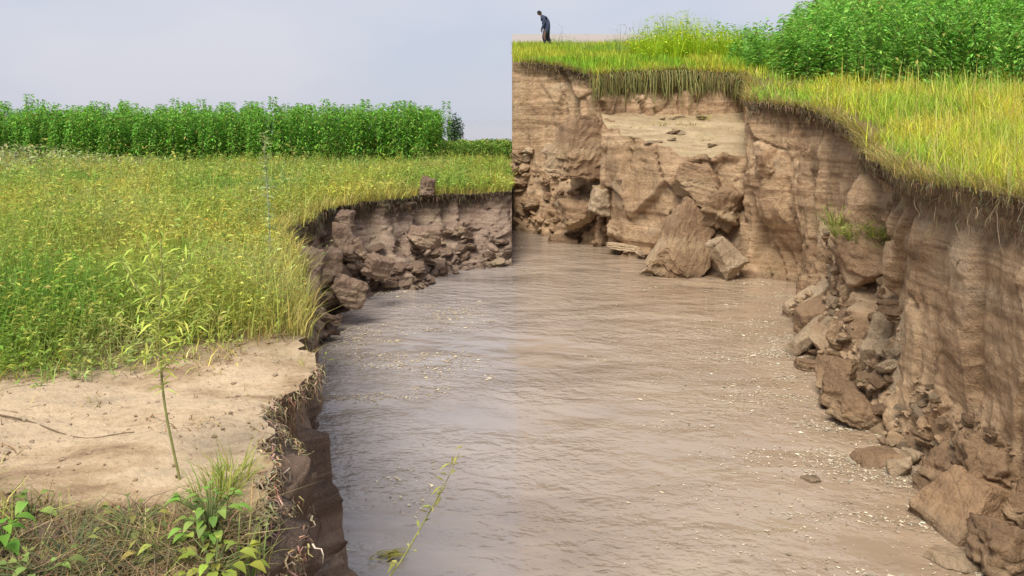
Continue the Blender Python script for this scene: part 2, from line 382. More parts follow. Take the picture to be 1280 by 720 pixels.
def bank(name, ctrl, outer, zf, side, s, du, nv, mats, label, cat, lip, spacing, flip):
    P, hum, nrm = ribbon(ctrl, du, nv, s, zf, side, lip, tal=.72 if name.startswith('left') else .42)
    if name.startswith('left'): P[..., 0] = np.where((P[..., 1] > 15), np.minimum(P[..., 0], -.004), P[..., 0])
    if name.startswith('right'): P[..., 0] = np.where((P[..., 1] > 20), np.maximum(P[..., 0], .004), P[..., 0])
    if name == 'bank_terrace': hum = hum*0
    if name.startswith('left'): hum = np.where(P[..., 1] < 5.5, hum*.2, hum)
    nu = P.shape[0]
    line = [tuple(p) for p in P[:, -1]]
    TV, TF = top_sheet(line, outer, zf, spacing)
    F1 = grid_faces(nu, nv, flip); F1t = np.concatenate([F1[:, [0, 1, 2]], F1[:, [0, 2, 3]]])
    V = np.concatenate([P.reshape(-1, 3), TV]); F = np.concatenate([F1t, TF+nu*nv])
    # wind the top upward
    t = F[len(F1t):]; a = V[t[:, 1]]-V[t[:, 0]]; b = V[t[:, 2]]-V[t[:, 0]]
    dn = (a[:, 0]*b[:, 1]-a[:, 1]*b[:, 0]) < 0; t[dn] = t[dn][:, ::-1]; F[len(F1t):] = t
    C = np.zeros((len(V), 3)); C[:nu*nv, 0] = hum.ravel(); C[nu*nv:, 0] = .6
    me = make_mesh(name, V, F, C)
    me.materials.append(mats[0]); me.materials.append(mats[1])
    mi = np.zeros(len(me.polygons), np.int32); mi[len(F1t):] = 1
    if len(mi) == len(F): me.polygons.foreach_set('material_index', mi)
    o = link(name, me); tag(o, label, cat, kind='structure')
    return P, nrm
LEFT = [  # xb, yb, xt, yt, amp, power
    (-.85, -2.5, -.92, -2.5, .3, 1), (-.98, 1.5, -.93, 1.5, .6, 1), (-.74, 2.6, -1.02, 2.6, .75, 3.0), (-.72, 3.3, -1.14, 3.35, .8, 3.0), (-.78, 4.0, -1.2, 4.0, .85, 2.6),
    (-1.0, 4.6, -1.12, 4.7, .8, 1.8), (-1.4, 5.3, -1.38, 5.2, .6, 1.2), (-1.6, 6.0, -1.52, 5.9, .6, 1.2), (-2.1, 7.6, -2.02, 7.5, 1, 1.5),
    (-2.4, 9.1, -2.5, 8.9, 1, 2), (-2.65, 10.3, -2.97, 10.1, 1, 2.5), (-2.75, 11.6, -3.2, 11.4, 1, 2.2), (-2.7, 12.8, -3.35, 13.8, 1, 1.9),
    (-2.0, 14.2, -2.95, 15.8, 1, 1.9), (-1.2, 16.2, -2.2, 17.4, 1, 1.9), (-.5, 17.1, -1.0, 18.1, 1, 2), (-.06, 17.6, -.06, 18.3, .8, 2.2), (-.005, 17.9, -.005, 18.4, 0, 1), (-.005, 70, -.005, 70, 0, 1)]
PL, NL = bank('left_river_bank', LEFT, [(-60, 70), (-60, -2.5)], zl, 1, 21, .03, 80, (M['cliff_l'], M['top_l']),
    'low left river bank with a crumbling brown edge and sandy top', 'river bank', .05, .075, False)
RIGHT = [
    (.005, 95, .005, 95, 0, 1), (.005, 23.7, .005, 23.9, 0, 1), (.04, 22.9, .04, 23.7, .3, 3.2), (1.25, 21.3, 1.45, 22.9, .9, 2.0), (2.25, 20, 2.3, 21.4, 1, 2.0), (2.85, 20.2, 2.7, 21.9, .8, 1.4),
    (4.5, 21.6, 4.7, 22.3, .8, 1), (6.1, 21.2, 6.25, 21.7, .7, 1), (5.6, 18.9, 5.75, 19.1, .6, 1), (4.72, 16.35, 4.88, 16.45, .8, 1),
    (5.3, 14.9, 5.5, 15.2, 1, 1), (4.9, 13.3, 5.4, 13.4, 1, 2), (4.05, 10.9, 5.15, 11.6, 1, 2.1), (3.75, 9.7, 4.9, 10.5, 1, 2.1), (3.45, 8.8, 4.45, 9.1, 1, 2.4),
    (3.75, 8.0, 3.97, 8.1, .5, 4), (3.6, 7.0, 3.98, 7.1, .6, 9), (3.5, 6.0, 4.0, 6.2, .6, 9), (3.5, 4.2, 4.05, 4.2, .8, 6), (3.6, 1.0, 4.2, 1.0, .8, 5), (3.7, -2.5, 4.3, -2.5, .6, 5)]
PR, NR = bank('right_river_bank', RIGHT, [(60, -2.5), (60, 95)], zr, 1, 55, .022, 130, (M['cliff_r'], M['top_r']),
    'tall right river bank with a sheer layered brown earth face', 'river bank', .12, .3, False)
def zt_(x, y):
    x = np.asarray(x, float); y = np.asarray(y, float)
    return 2.36+(y-16.9)*.2+.22*fbm2(x, y, 1.0, 31)+.09*fbm2(x*.7, y*1.8, 3, 32)+.12*np.abs(fbm2(x, y*1.6, .9, 33))
TERR = [(2.5, 20.6, 2.35, 20.9, .5, 1), (2.42, 19.6, 2.4, 19.9, .8, 1), (2.6, 18.8, 2.65, 19.1, .9, 1), (3.75, 17.3, 3.87, 17.6, 1, 1), (4.55, 16.8, 4.65, 16.95, .8, 1), (5.1, 16.9, 5.2, 17.1, .5, 1)]
PT, NT = bank('bank_terrace', TERR, [(6.4, 19.0), (6.6, 22.4), (2.5, 22.4)], zt_, 1, 77, .03, 60, (M['cliff_r'], M['terrace']),
    'slumped earth terrace with a pale sandy top below the turf edge', 'river bank', .0, .07, False)

# ================================================================== soil blocks and clods
def ico(sub):
    bm = bmesh.new(); bmesh.ops.create_icosphere(bm, subdivisions=sub, radius=1)
    V = np.array([v.co[:] for v in bm.verts]); F = np.array([[v.index for v in f.verts] for f in bm.faces]); bm.free(); return V, F
ICO = {k: ico(k) for k in (2, 3, 4, 5)}
def chunk_mesh(name, size, seed, sub=4, nplanes=9, rough=.06):
    r = np.random.default_rng(seed); V, F = ICO[sub]
    pl = r.normal(size=(nplanes, 3)); pl = np.concatenate([pl, np.eye(3)*1.0, -np.eye(3)])
    pl += r.normal(size=pl.shape)*.12
    pl /= np.linalg.norm(pl, axis=1, keepdims=True); dd = r.uniform(.62, 1.0, len(pl)); dd[-6:] = r.uniform(.75, .95, 6)
    dots = V@pl.T; rad = np.min(np.where(dots > .05, dd/np.maximum(dots, .05), 9), axis=1); rad = np.minimum(rad, 1.35)
    P = V*rad[:, None]; sz = np.array(size)/2
    nz = fbm(P*1.6+seed, 4, seed)*rough*1.5+fbm(P*5+seed, 4, seed+3, .65)*rough*1.3-rough*1.0*np.clip(1-np.abs(fbm(P*2.2+seed, 3, seed+8))*7, 0, 1)
    st = vnoise(np.stack([P[:, 2]*6, np.full(len(P), seed*1.7), P[:, 0]*.6], 1), seed)*rough*1.2
    if sub > 3: nz += .5*rough*np.clip(vnoise(P*3.1+seed, seed+9), 0, 1)-rough*1.2*np.clip(vnoise(P*2.3+seed*2, seed+4)-.35, 0, 1)+fbm(P*13, 2, seed+6)*rough*.45
    P = P*(1+nz+st)[:, None]*sz
    return make_mesh(name, P, F, smooth=sub > 3)
def slab_mesh(name, size, seed, taper=(.55, .8), skew=(.2, 0), n=14, rough=.05):
    r = np.random.default_rng(seed); bm = bmesh.new(); bmesh.ops.create_cube(bm, size=2)
    bmesh.ops.bevel(bm, geom=bm.edges[:], offset=.09, segments=1, affect='EDGES')
    bmesh.ops.subdivide_edges(bm, edges=bm.edges[:], cuts=n, use_grid_fill=True); bmesh.ops.triangulate(bm, faces=bm.faces[:])
    P = np.array([v.co[:] for v in bm.verts]); F = np.array([[v.index for v in f.verts] for f in bm.faces]); bm.free()
    t = (P[:, 2]+1)/2; sz = np.array(size)/2
    P[:, 0] = P[:, 0]*(1-(1-taper[0])*t)+skew[0]*t*2; P[:, 1] = P[:, 1]*(1-(1-taper[1])*t)+skew[1]*t*2
    for _ in range(7):      # broken-off corners
        nn = r.normal(size=3); nn /= np.linalg.norm(nn); dd = r.uniform(.75, 1.15); ex = np.clip(P@nn-dd, 0, 9); P -= ex[:, None]*nn
    Q = P*sz*2.2; nz = fbm(Q*1.5+seed, 4, seed)*.10+fbm(Q*6+seed, 4, seed+3, .65)*.06
    li = np.floor(Q[:, 2]*7+fbm(Q*2, 2, seed)*.6).astype(np.int64); nz += (_h(li, li*0+seed, li*0, 5)-.5)*.07
    P *= (1+nz*rough/.05*.5)[:, None]
    return make_mesh(name, P*sz, F, smooth=False)
seedc = [100]
def slab(loc, size, rot, label, mat='block_pale', taper=(.55, .8), skew=(.2, 0), name='soil_block', rough=.13):
    seedc[0] += 1
    o = link(name, slab_mesh(name, size, seedc[0], taper, skew, 12, rough), M[mat]); o.location = loc
    o.rotation_euler = tuple(R(a) for a in rot); tag(o, label, 'soil block'); return o
def block(loc, size, rot, label, cat='soil block', name='soil_block', mat='block', sub=5, np_=8, rough=.07, group=None):
    seedc[0] += 1
    o = link(name, chunk_mesh(name, size, seedc[0], sub, np_, rough), M[mat]); o.location = loc
    o.rotation_euler = tuple(R(a) for a in rot); tag(o, label, cat, group); return o
# right bank
slab(at(727, 182, 20.7), (1.55, 1.3, 1.6), (5, 8, 20), 'big squarish brown soil block propped on the rubble beside the terrace', 'block', (.7, .7), (.1, 0))
block(at(722, 268, 20.6), (1.1, .9, .8), (20, -12, 40), 'brown broken soil lump halfway down the back rubble slope')
block(at(757, 250, 20.0), (.85, .9, 1.0), (12, 14, 10), 'yellowish sandy soil lump wedged against the terrace corner', mat='block_pale')
block(at(780, 285, 19.4), (.95, .7, .7), (15, 20, 60), 'dark soil lump at the foot of the terrace corner')
slab(at(856, 304, 16.75), (1.35, .7, 1.75), (-20, 27, 14), 'large pale wedge shaped slab leaning against the terrace face', 'block', (.5, .8), (.05, .2), rough=.17)
slab(at(911, 322, 16.1), (.62, .5, .85), (-15, -22, 30), 'pale grey slab standing at the promontory foot beside the leaning wedge slab', 'block_pale', (.5, .7), (-.15, .1))
block(at(905, 262, 16.9), (.8, .7, 1.1), (10, 18, 0), 'crumbly dark soil pile wedged behind the leaning slabs', rough=.16)
slab(at(870, 228, 17.3), (1.1, .7, .8), (0, 14, -30), 'tilted brown block broken from the terrace lip', 'block', (.8, .8), (.1, 0))
block(at(786, 309, 19.0), (1.2, .7, .22), (0, 3, -25), 'flat pale sandy slab lying at the waterline under the terrace', mat='block_pale', rough=.05)
block(at(706, 304, 20.9), (1.0, .6, .45), (0, 4, -20), 'low dark soil block half sunk at the end of the back rubble')
block(at(958, 205, 15.7), (.5, .5, .7), (5, 0, 20), 'brown soil knob on the promontory face', rough=.1)
# slump between promontory and near face
block(at(1088, 322, 10.6), (1.1, 1.2, .85), (8, -10, 30), 'slumped dark block with a grass cap below the promontory lip')
slab(at(1000, 380, 13.0), (.75, .35, .3), (10, -38, 10), 'pale narrow slab pointing down into the water below the alcove', 'block_pale', (.7, .8), (.1, 0))
slab(at(1045, 385, 11.6), (.28, .4, 1.15), (0, 34, 20), 'long pale soil slab sliding down the rubble slope', 'block_pale', (.6, .8), (.1, 0))
slab(at(1022, 398, 11.5), (.75, .55, .4), (12, -30, 0), 'tan soil slab next to the long sliding pale slab', 'block', (.7, .8), (.1, 0))
slab(at(1062, 420, 10.4), (.75, .7, .7), (20, 25, 10), 'brown angular soil block in the middle of the slump', 'block', (.6, .7), (.2, 0))
block(at(1103, 418, 9.3), (.34, .32, .46), (8, 10, 0), 'pale yellow rounded stone in the gap beside the near face', 'stone', 'stone', 'block_pale', 4)
slab(at(1126, 455, 8.35), (.16, .3, 1.35), (4, 7, 10), 'tall thin pale slab leaning on the near face corner', 'block_pale', (.5, .8), (.1, 0))
slab(at(1048, 470, 9.4), (.62, .55, .5), (10, 10, 35), 'dark wet soil block above the water in the slump', 'block', (.75, .75), (.1, 0))
block(at(1055, 498, 8.9), (.6, .5, .36), (0, 12, -20), 'dark flat topped soil block below the wet one at the waterline')
block(at(1072, 515, 8.4), (.62, .5, .4), (10, 22, 10), 'dark rounded soil boulder at the toe of the slump')
block(at(1012, 457, 10.3), (.4, .3, .16), (0, 6, 0), 'small flat soil slab at the waterline beside the slump toe')
slab(at(1030, 362, 12.4), (.22, .45, .95), (6, 40, -10), 'pale pinkish slab leaning below the grass capped block', 'block_pale', (.6, .8), (.1, 0))
slab(at(1010, 420, 11.0), (.8, .3, .2), (8, -28, 15), 'pale tan plank shaped slab at the water edge of the slump', 'block_pale', (.8, .8), (.1, 0))
slab(at(1078, 372, 10.7), (.2, .4, .8), (0, 30, 25), 'short pale slab tilted in the upper slump', 'block_pale', (.6, .8), (.1, 0))
block(at(1095, 450, 9.2), (.24, .3, .6), (0, -20, 40), 'pale tan slab standing between the slump and the thin slab', mat='block_pale', np_=3, rough=.03)
# foot of the near face
slab(at(1092, 577, 7.5), (.5, .34, .2), (0, 4, 10), 'flat brown slab lying in the shallows by the white stone', 'block', (.8, .8), (.1, 0))
block(at(1139, 571, 7.45), (.19, .17, .17), (10, 5, 30), 'small white stone at the foot of the near face', 'stone', 'stone', 'block_pale', 4)
block(at(1123, 584, 7.25), (.24, .22, .22), (0, 5, 60), 'small yellowish stone touching the white stone', 'stone', 'stone', 'block_pale', 4)
block(at(1160, 548, 7.5), (.3, .24, .16), (0, 8, 20), 'flat tan soil piece against the near face foot')
block(at(1200, 592, 6.9), (.55, .5, .62), (0, 12, 20), 'tall rounded soil lump piled against the near face', rough=.09)
block(at(1238, 592, 6.5), (.48, .5, .5), (0, 5, 70), 'crumbly knobbly soil lump high on the near rubble', rough=.18)
slab(at(1208, 640, 6.35), (.75, .6, .6), (10, 18, 20), 'big wedge of soil at the foot of the near rubble', 'block', (.6, .6), (.15, 0))
block(at(1168, 612, 6.95), (.3, .3, .25), (0, 10, 50), 'brown soil lump beside the big soil wedge')
block(at(1262, 690, 5.75), (.6, .6, .5), (0, 15, 0), 'rough soil heap beside the pale shallow slab', rough=.14)
slab(at(1200, 700, 5.8), (.44, .3, .1), (0, 2, 20), 'pale flat slab lying in the shallows under the near rubble', 'block_pale', (.85, .85), (.05, 0))
block(at(1014, 600, 7.1), (.17, .13, .06), (0, 0, 10), 'single pale flat stone out in the water', 'stone', 'stone', 'block_pale', 4)
# left bank
block(at(530, 297, 16.0), (.75, .7, .5), (0, 8, 0), 'pale topped rounded soil boulder on the left rubble slope', np_=6, mat='block_l')
block(at(534, 233, 17.6), (.36, .4, .55), (0, 4, 10), 'dark upright soil stump on the lip of the far left bank', rough=.12, mat='block_l')
block(at(430, 275, 14.4), (.42, .4, .36), (0, 5, 20), 'whitish soil block on the corner above the left rubble', mat='block_l')
block(at(428, 300, 13.8), (.36, .35, .7), (4, 4, 20), 'upright soil pillar beside the dark crack in the left bank', mat='block_l')
block(at(450, 312, 13.9), (.22, .3, .55), (0, -24, 0), 'narrow pale soil sliver leaning next to the crack', mat='block_l', np_=5)
block(at(470, 335, 13.5), (.55, .5, .45), (10, 12, 40), 'brown soil lump in the middle of the left rubble', mat='block_l')
block(at(405, 335, 12.6), (.7, .6, .7), (10, 10, 0), 'rounded brown soil mass under the whitish corner block', mat='block_l')
block(at(432, 365, 12.5), (.6, .5, .5), (0, 18, 30), 'angular soil lump low on the left rubble', mat='block_l')
block(at(372, 345, 9.6), (.7, .7, .7), (0, 8, 10), 'soil shoulder under the yellow grass tuft on the left bank', mat='block_l')
block(at(335, 660, 3.35), (.3, .5, .55), (0, 6, 0), 'rounded grey brown earth bulge on the near left face', rough=.1, mat='block_l')
block(at(60, 668, 2.72), (.16, .12, .05), (0, 6, 20), 'flat dark soil flake beside the near left weeds', sub=4, mat='block_l')

CLODS = [chunk_mesh('clod', (1, .85, .65), 900+k, 2 if k % 2 else 3, 6, .09) for k in range(8)]
for k, m_ in enumerate(CLODS): m_.materials.append(M['block'] if k < 5 else M['block_pale'])
CLODS_L = [m_.copy() for m_ in CLODS]
for m_ in CLODS_L: m_.materials.clear(); m_.materials.append(M['block_l'])
def clods(P, nrm, ysel, vlo, vhi, count, smin, smax, label, group, zmin=-.03):
    nu, nv = P.shape[:2]; r = np.random.default_rng(count+int(ysel[0]*10))
    ok = [i for i in range(nu) if ysel[0] < P[i, 0, 1] < ysel[1]]
    k = 0; tries = 0
    while k < count and tries < 9000:
        tries += 1
        i = ok[r.integers(len(ok))]; j = int(nv*r.uniform(vlo, vhi)); p = P[i, j]
        if p[2] < zmin or (P is PL and p[0] > -.3): continue
        s_ = smin*(smax/smin)**(r.random()**1.6); n_ = nrm[i]
        sc = (s_*r.uniform(.7, 1.4), s_*r.uniform(.7, 1.2), s_*r.uniform(.5, 1.0)); ro = (r.uniform(-.5, .5), r.uniform(-.5, .5), r.uniform(0, 6.3))
        REC.append((s_/p[1], int(r.integers(8)), (p[0]+n_[0]*s_*.18, p[1]+n_[1]*s_*.18, p[2]+s_*.12), ro, sc, label, group)); k += 1
REC = []
clods(PL, NL, (11.5, 17.8), .12, .55, 520, .05, .4, 'brown soil clod in the rubble slope of the left bank', 'soil clods of the left rubble')
clods(PR, NR, (19.6, 22.9), .08, .52, 380, .07, .55, 'brown soil clod in the back rubble beside the terrace', 'soil clods of the back rubble')
clods(PR, NR, (8.2, 13.0), .10, .5, 420, .04, .34, 'brown soil clod in the slump between promontory and near face', 'soil clods of the slump')
clods(PR, NR, (5.2, 7.9), .10, .34, 330, .02, .17, 'brown soil clod heaped at the foot of the near face', 'soil clods under the near face')
clods(PT, NT, (16.5, 19.8), .10, .25, 24, .12, .4, 'brown soil clod at the waterline below the terrace', 'soil clods under the terrace')
from mathutils import Euler
REC.sort(key=lambda q: -q[0])
CR = {0: [[], [], 0], 1: [[], [], 0]}
for k, (_, mi_, lo, ro, sc, lb, gr_) in enumerate(REC):
    if k < 280:
        o = bpy.data.objects.new('soil_clod', (CLODS_L if lo[0] < 0 else CLODS)[mi_]); col.objects.link(o); o.location = lo; o.rotation_euler = ro; o.scale = sc; tag(o, lb, 'soil clod', gr_)
    else:
        m_ = CLODS[mi_ | 1]; v_ = np.zeros(len(m_.vertices)*3, np.float32); m_.vertices.foreach_get('co', v_); v_ = v_.reshape(-1, 3)
        A = np.array(Euler(ro).to_matrix())@np.diag(sc); c_ = CR[0 if lo[0] < 0 else 1]; c_[0].append(v_@A.T+np.array(lo)); c_[1].append(ICO[2][1]+c_[2]); c_[2] += len(v_)
for sd_, lb, mt in ((0, 'small grey brown soil crumbs strewn over the left rubble', 'crumb_l'), (1, 'small golden brown soil crumbs strewn under the right bank', 'crumb')):
    o = link('soil_crumbs', make_mesh('soil_crumbs', np.concatenate(CR[sd_][0]), np.concatenate(CR[sd_][1]), smooth=False), M[mt]); tag(o, lb, 'rubble', kind='stuff')

for k in range(9):
    X = rng.uniform(2.7, 5.4); Y = rng.uniform(17.2+max(0, (3.9-X))*1.1, 21.8); s_ = rng.uniform(.12, .4)
    o = bpy.data.objects.new('soil_clod', CLODS[5+rng.integers(3)]); col.objects.link(o); o.location = (X, Y, float(zt_([X], [Y])[0])+s_*.02); o.scale = (s_*1.6, s_*1.3, s_*.55); o.rotation_euler = (rng.normal()*.2, rng.normal()*.2, rng.uniform(0, 6))
    tag(o, 'soil clod lying on the sandy terrace top', 'soil clod', 'soil clods on the terrace')
# ================================================================== foliage tools
def jitter_col(base, n, var=.22, r=rng):
    b = np.asarray(base, float)
    if b.ndim == 1: b = np.broadcast_to(b, (n, 3))
    return np.clip(b*np.exp(r.normal(size=(n, 1))*var)*np.exp(r.normal(size=(n, 3))*var*.35), .004, .9)
def blades(base, h, wd, az, bend, C, seg=3, sag=.35):
    n = len(base); t = np.linspace(0, 1, seg+1)
    dirv = np.stack([np.cos(az), np.sin(az), np.zeros(n)], 1); sd_ = np.stack([-np.sin(az+.6*rng.normal(size=n)), np.cos(az), np.zeros(n)], 1)
    V = np.zeros((n, seg+1, 2, 3))
    for k, tt in enumerate(t):
        cpos = base+dirv*(h*bend*tt**2)[:, None]; cpos = cpos.copy(); cpos[:, 2] += h*(tt-sag*np.minimum(bend, 1.4)*tt**2)
        ww = (wd*max(.08, (1-tt)**.75))[:, None]*sd_*.5
        V[:, k, 0] = cpos-ww; V[:, k, 1] = cpos+ww
    idx = np.arange(n)[:, None]*(seg+1)*2
    F = np.concatenate([np.concatenate([idx+2*k, idx+2*k+1, idx+2*k+3, idx+2*k+2], 1) for k in range(seg)])
    CC = np.repeat(C, (seg+1)*2, axis=0)
    return V.reshape(-1, 3), F, CC
def leaves(base, d, ln, wd, C, droop=.25):
    n = len(base); d = d/(np.linalg.norm(d, axis=1, keepdims=True)+1e-9)
    up = np.tile([0, 0, 1.0], (n, 1))+rng.normal(size=(n, 3))*.35
    sd_ = np.cross(d, up); sd_ /= np.linalg.norm(sd_, axis=1, keepdims=True)+1e-9
    m = base+d*(ln*.45)[:, None]; tip = base+d*ln[:, None]; tip = tip.copy(); tip[:, 2] -= droop*ln
    V = np.stack([base, m-sd_*(wd*.5)[:, None], tip, m+sd_*(wd*.5)[:, None]], 1)
    F = np.arange(n*4).reshape(n, 4)
    return V.reshape(-1, 3), F, np.repeat(C, 4, axis=0)
def cat(parts):
    V, F, C = [], [], []; o = 0
    for v, f, c in parts:
        V.append(v); F.append(f+o); C.append(c); o += len(v)
    return np.concatenate(V), np.concatenate(F), np.concatenate(C)
def tube(path, rad, sides=6):
    path = np.asarray(path, float); n = len(path); rad = np.broadcast_to(rad, (n,))
    tg = np.gradient(path, axis=0); tg /= np.linalg.norm(tg, axis=1, keepdims=True)+1e-9
    ref = np.where(np.abs(tg[:, 2:3]) > .9, np.array([[1., 0, 0]]), np.array([[0, 0, 1.]]))
    a = np.cross(tg, ref); a /= np.linalg.norm(a, axis=1, keepdims=True)+1e-9; b = np.cross(tg, a)
    an = np.linspace(0, 2*np.pi, sides, endpoint=False)
    V = path[:, None]+(a[:, None]*np.cos(an)[None, :, None]+b[:, None]*np.sin(an)[None, :, None])*rad[:, None, None]
    F = []
    for i in range(n-1):
        for k in range(sides):
            F.append((i*sides+k, i*sides+(k+1) % sides, (i+1)*sides+(k+1) % sides, (i+1)*sides+k))
    return V.reshape(-1, 3), np.array(F)
def join_tubes(ts):
    V, F = [], []; o = 0
    for v, f in ts: V.append(v); F.append(f+o); o += len(v)
    return np.concatenate(V), np.concatenate(F)
def inside(poly, x, y):
    poly = np.asarray(poly); r = np.zeros(len(x), bool); j = len(poly)-1
    for i in range(len(poly)):
        xi, yi = poly[i]; xj, yj = poly[j]
        m = ((yi > y) != (yj > y)) & (x < (xj-xi)*(y-yi)/(yj-yi+1e-12)+xi); r ^= m; j = i
    return r
POLY_L = [tuple(p[:2]) for p in PL[:, -1]]+[(-60, 70), (-60, -2.5)]
POLY_R = [tuple(p[:2]) for p in PR[:, -1]]+[(60, -2.5), (60, 95)]
def scatter(n, x0, x1, y0, y1, poly, pw=1.0, fan=None):
    """random plan points, denser near y0 (density ~ 1/y**pw)"""
    t = rng.random(n)
    if abs(pw-1) < 1e-6: y = y0*(y1/y0)**t
    else: y = (y0**(1-pw)+t*(y1**(1-pw)-y0**(1-pw)))**(1/(1-pw))
    x = rng.uniform(0, 1, n)
    if fan: x = fan[0]*y+(fan[1]-fan[0])*y*x+(x-.5)*2
    else: x = x0+(x1-x0)*x
    m = inside(poly, x, y) & (x > x0) & (x < x1)
    return x[m], y[m]
def finish(name, parts, mat, label, catg, kind='stuff', group=None):
    V, F, C = cat(parts); o = link(name, make_mesh(name, V, F, C, True), M[mat]); tag(o, label, catg, group, kind); return o

# ================================================================== left field of weeds and grass
YEL = np.array([.49, .48, .085]); GRN = np.array([.19, .36, .05]); OLV = np.array([.42, .45, .2]); BRN = np.array([.42, .33, .11])
def field_colour(x, y, sc=.35, s=60, greenbias=0):
    a = np.clip(fbm2(x, y, sc, s, 4)*1.6+.5+greenbias, 0, 1)[:, None]
    c = YEL*(1-a)+GRN*a
    b = np.clip(fbm2(x, y, .8, s+5, 3)*1.8-.25, 0, 1)[:, None]
    c = c*(1-b*.5)+BRN*b*.5
    e = np.clip(fbm2(x, y, 1.3, s+9, 3)*2.2-.1, 0, 1)[:, None]
    return c*(1-e*.6)+OLV*e*.6
def weed_mass(n, x0, x1, y0, y1, poly, zf, hgt, nl, sc, gb, fan, dens=None, pw=1.2):
    x, y = scatter(n, x0, x1, y0, y1, poly, pw, fan)
    if dens is not None:
        k = rng.random(len(x)) < dens(x, y); x = x[k]; y = y[k]
    z = zf(x, y); n = len(x); lod = np.clip(y/9, .55, 2.2)
    h = hgt*np.clip(1.15-y/60, .6, 1)*(.45+.8*rng.random(n)**1.5)*(1+.9*fbm2(x, y, .7, 71))*(np.clip((y-3.9-.3*(x+2.2).clip(-1,1))/1.6, .3, 1) if poly is POLY_L else 1)
    base = np.stack([x, y, z-.02], 1); c0 = field_colour(x, y, sc, 60, gb(x, y) if callable(gb) else gb)
    parts = []
    az = rng.uniform(0, 6.28, n); bend = rng.uniform(.05, .5, n)
    parts.append(blades(base, h, .006*lod, az, bend, jitter_col(c0*.9, n, .2), 2))
    rep = np.repeat(np.arange(n), nl); m = len(rep); t = rng.uniform(.25, 1.0, m)
    az2 = rng.uniform(0, 6.28, m); el = rng.uniform(-.1, .9, m)
    d = np.stack([np.cos(az2)*np.cos(el), np.sin(az2)*np.cos(el), np.sin(el)], 1)
    lb = base[rep].copy(); hh = h[rep]
    lb[:, 0] += np.cos(az[rep])*hh*bend[rep]*t**2; lb[:, 1] += np.sin(az[rep])*hh*bend[rep]*t**2; lb[:, 2] += hh*t*.9
    ll = rng.uniform(.04, .09, m)*lod[rep]**.7
    parts.append(leaves(lb, d, ll, ll*rng.uniform(.16, .34, m), jitter_col(c0[rep], m, .28)))
    return parts
def dens_left(x, y):
    edge = np.interp(x, [-4, -2.7, -2.2, -1.2], [3.4, 3.6, 4.15, 4.75])+.8*fbm2(x, y, 1.5, 81)
    dl = np.full(len(x), 9.0)
    for p in PL[::3, -1, :2]:
        if 4 < p[1] < 19: dl = np.minimum(dl, np.hypot(x-p[0], y-p[1]))
    lm = np.clip((dl-.03-.5*np.clip(fbm2(x, y, 1.3, 96)+.1, 0, 1))/.25, .06, 1)
    return lm*np.clip((y-edge)/1.2, 0, 1)**1.7
gb_l = lambda x, y: .8*np.exp(-(((x+3.6)/1.6)**2+((y-5.6)/1.3)**2))+.05-.12*np.clip((y-7)/6, 0, 1)
parts = weed_mass(42000, -34, -.01, 3.3, 33, POLY_L, zl, .46, 9, .35, gb_l, (-.78, .01), dens_left)
x, y = scatter(60000, -34, -.01, 3.3, 33, POLY_L, 1.2, (-.78, .01)); k = rng.random(len(x)) < dens_left(x, y); x, y = x[k], y[k]; n = len(x)
lod = np.clip(y/9, .55, 2.2)
parts.append(blades(np.stack([x, y, zl(x, y)-.02], 1), rng.uniform(.15, .7, n)*(1+.6*fbm2(x, y, .7, 71))*np.clip((y-3.9)/1.6, .35, 1), .011*lod, rng.uniform(0, 6.28, n), rng.uniform(.1, .9, n), jitter_col(field_colour(x, y, .35, 60, gb_l(x, y)), n, .28), 2))
x = rng.uniform(-26, -12.5, 1500); y = rng.uniform(21, 30.5, 1500); n = len(x)
for q_ in range(6):
    parts.append(leaves(np.stack([x+rng.normal(size=n)*.12, y+rng.normal(size=n)*.12, zl(x, y)+rng.uniform(.1, .9, n)*np.clip((-11-x)/8, .3, 1)], 1), rng.normal(size=(n, 3)), rng.uniform(.14, .26, n), np.full(n, .06), jitter_col(OLV*.9, n, .3)))
parts += weed_mass(1700, -34, -.01, 4.4, 30, POLY_L, zl, .95, 22, .8, -.05, (-.78, .01), dens_left)
finish('field_grass', parts, 'leaf', 'dense yellow green weeds and grass covering the left field', 'grass')
# far right strip of the left bank: yellow grass on the lip
def lip_grass(P, sel, n, h, wd, colr, zoff, name, label, inward=.25, bend=(.2, .9), mat='leaf', nrm=None, sgn=-1, catg='grass'):
    idx = np.array([i for i in range(P.shape[0]) if sel(P[i, -1])]); r = rng.integers(0, len(idx)-1, n); i = idx[r]
    p = P[i, -1].copy(); nr = nrm[i]; off = rng.random(n)**1.5*inward
    p[:, :2] -= nr*off[:, None]; p[:, :2] += rng.normal(size=(n, 2))*.03; p[:, 2] += zoff
    az = np.arctan2(nr[:, 1], nr[:, 0])+rng.normal(size=n)*1.2
    return blades(p, rng.uniform(h[0], h[1], n), wd*np.clip(p[:, 1]/9, .6, 2.2), az, rng.uniform(*bend, n), jitter_col(colr, n, .3), 3)
finish('lip_grass', [lip_grass(PL, lambda p: 5 < p[1] < 18.3 and p[0] < -.02, 4500, (.06, .34), .012, (.44, .4, .1), -.02, '', '', .4, nrm=NL)], 'leaf', 'short yellow grass fringe along the lip of the left bank', 'grass')
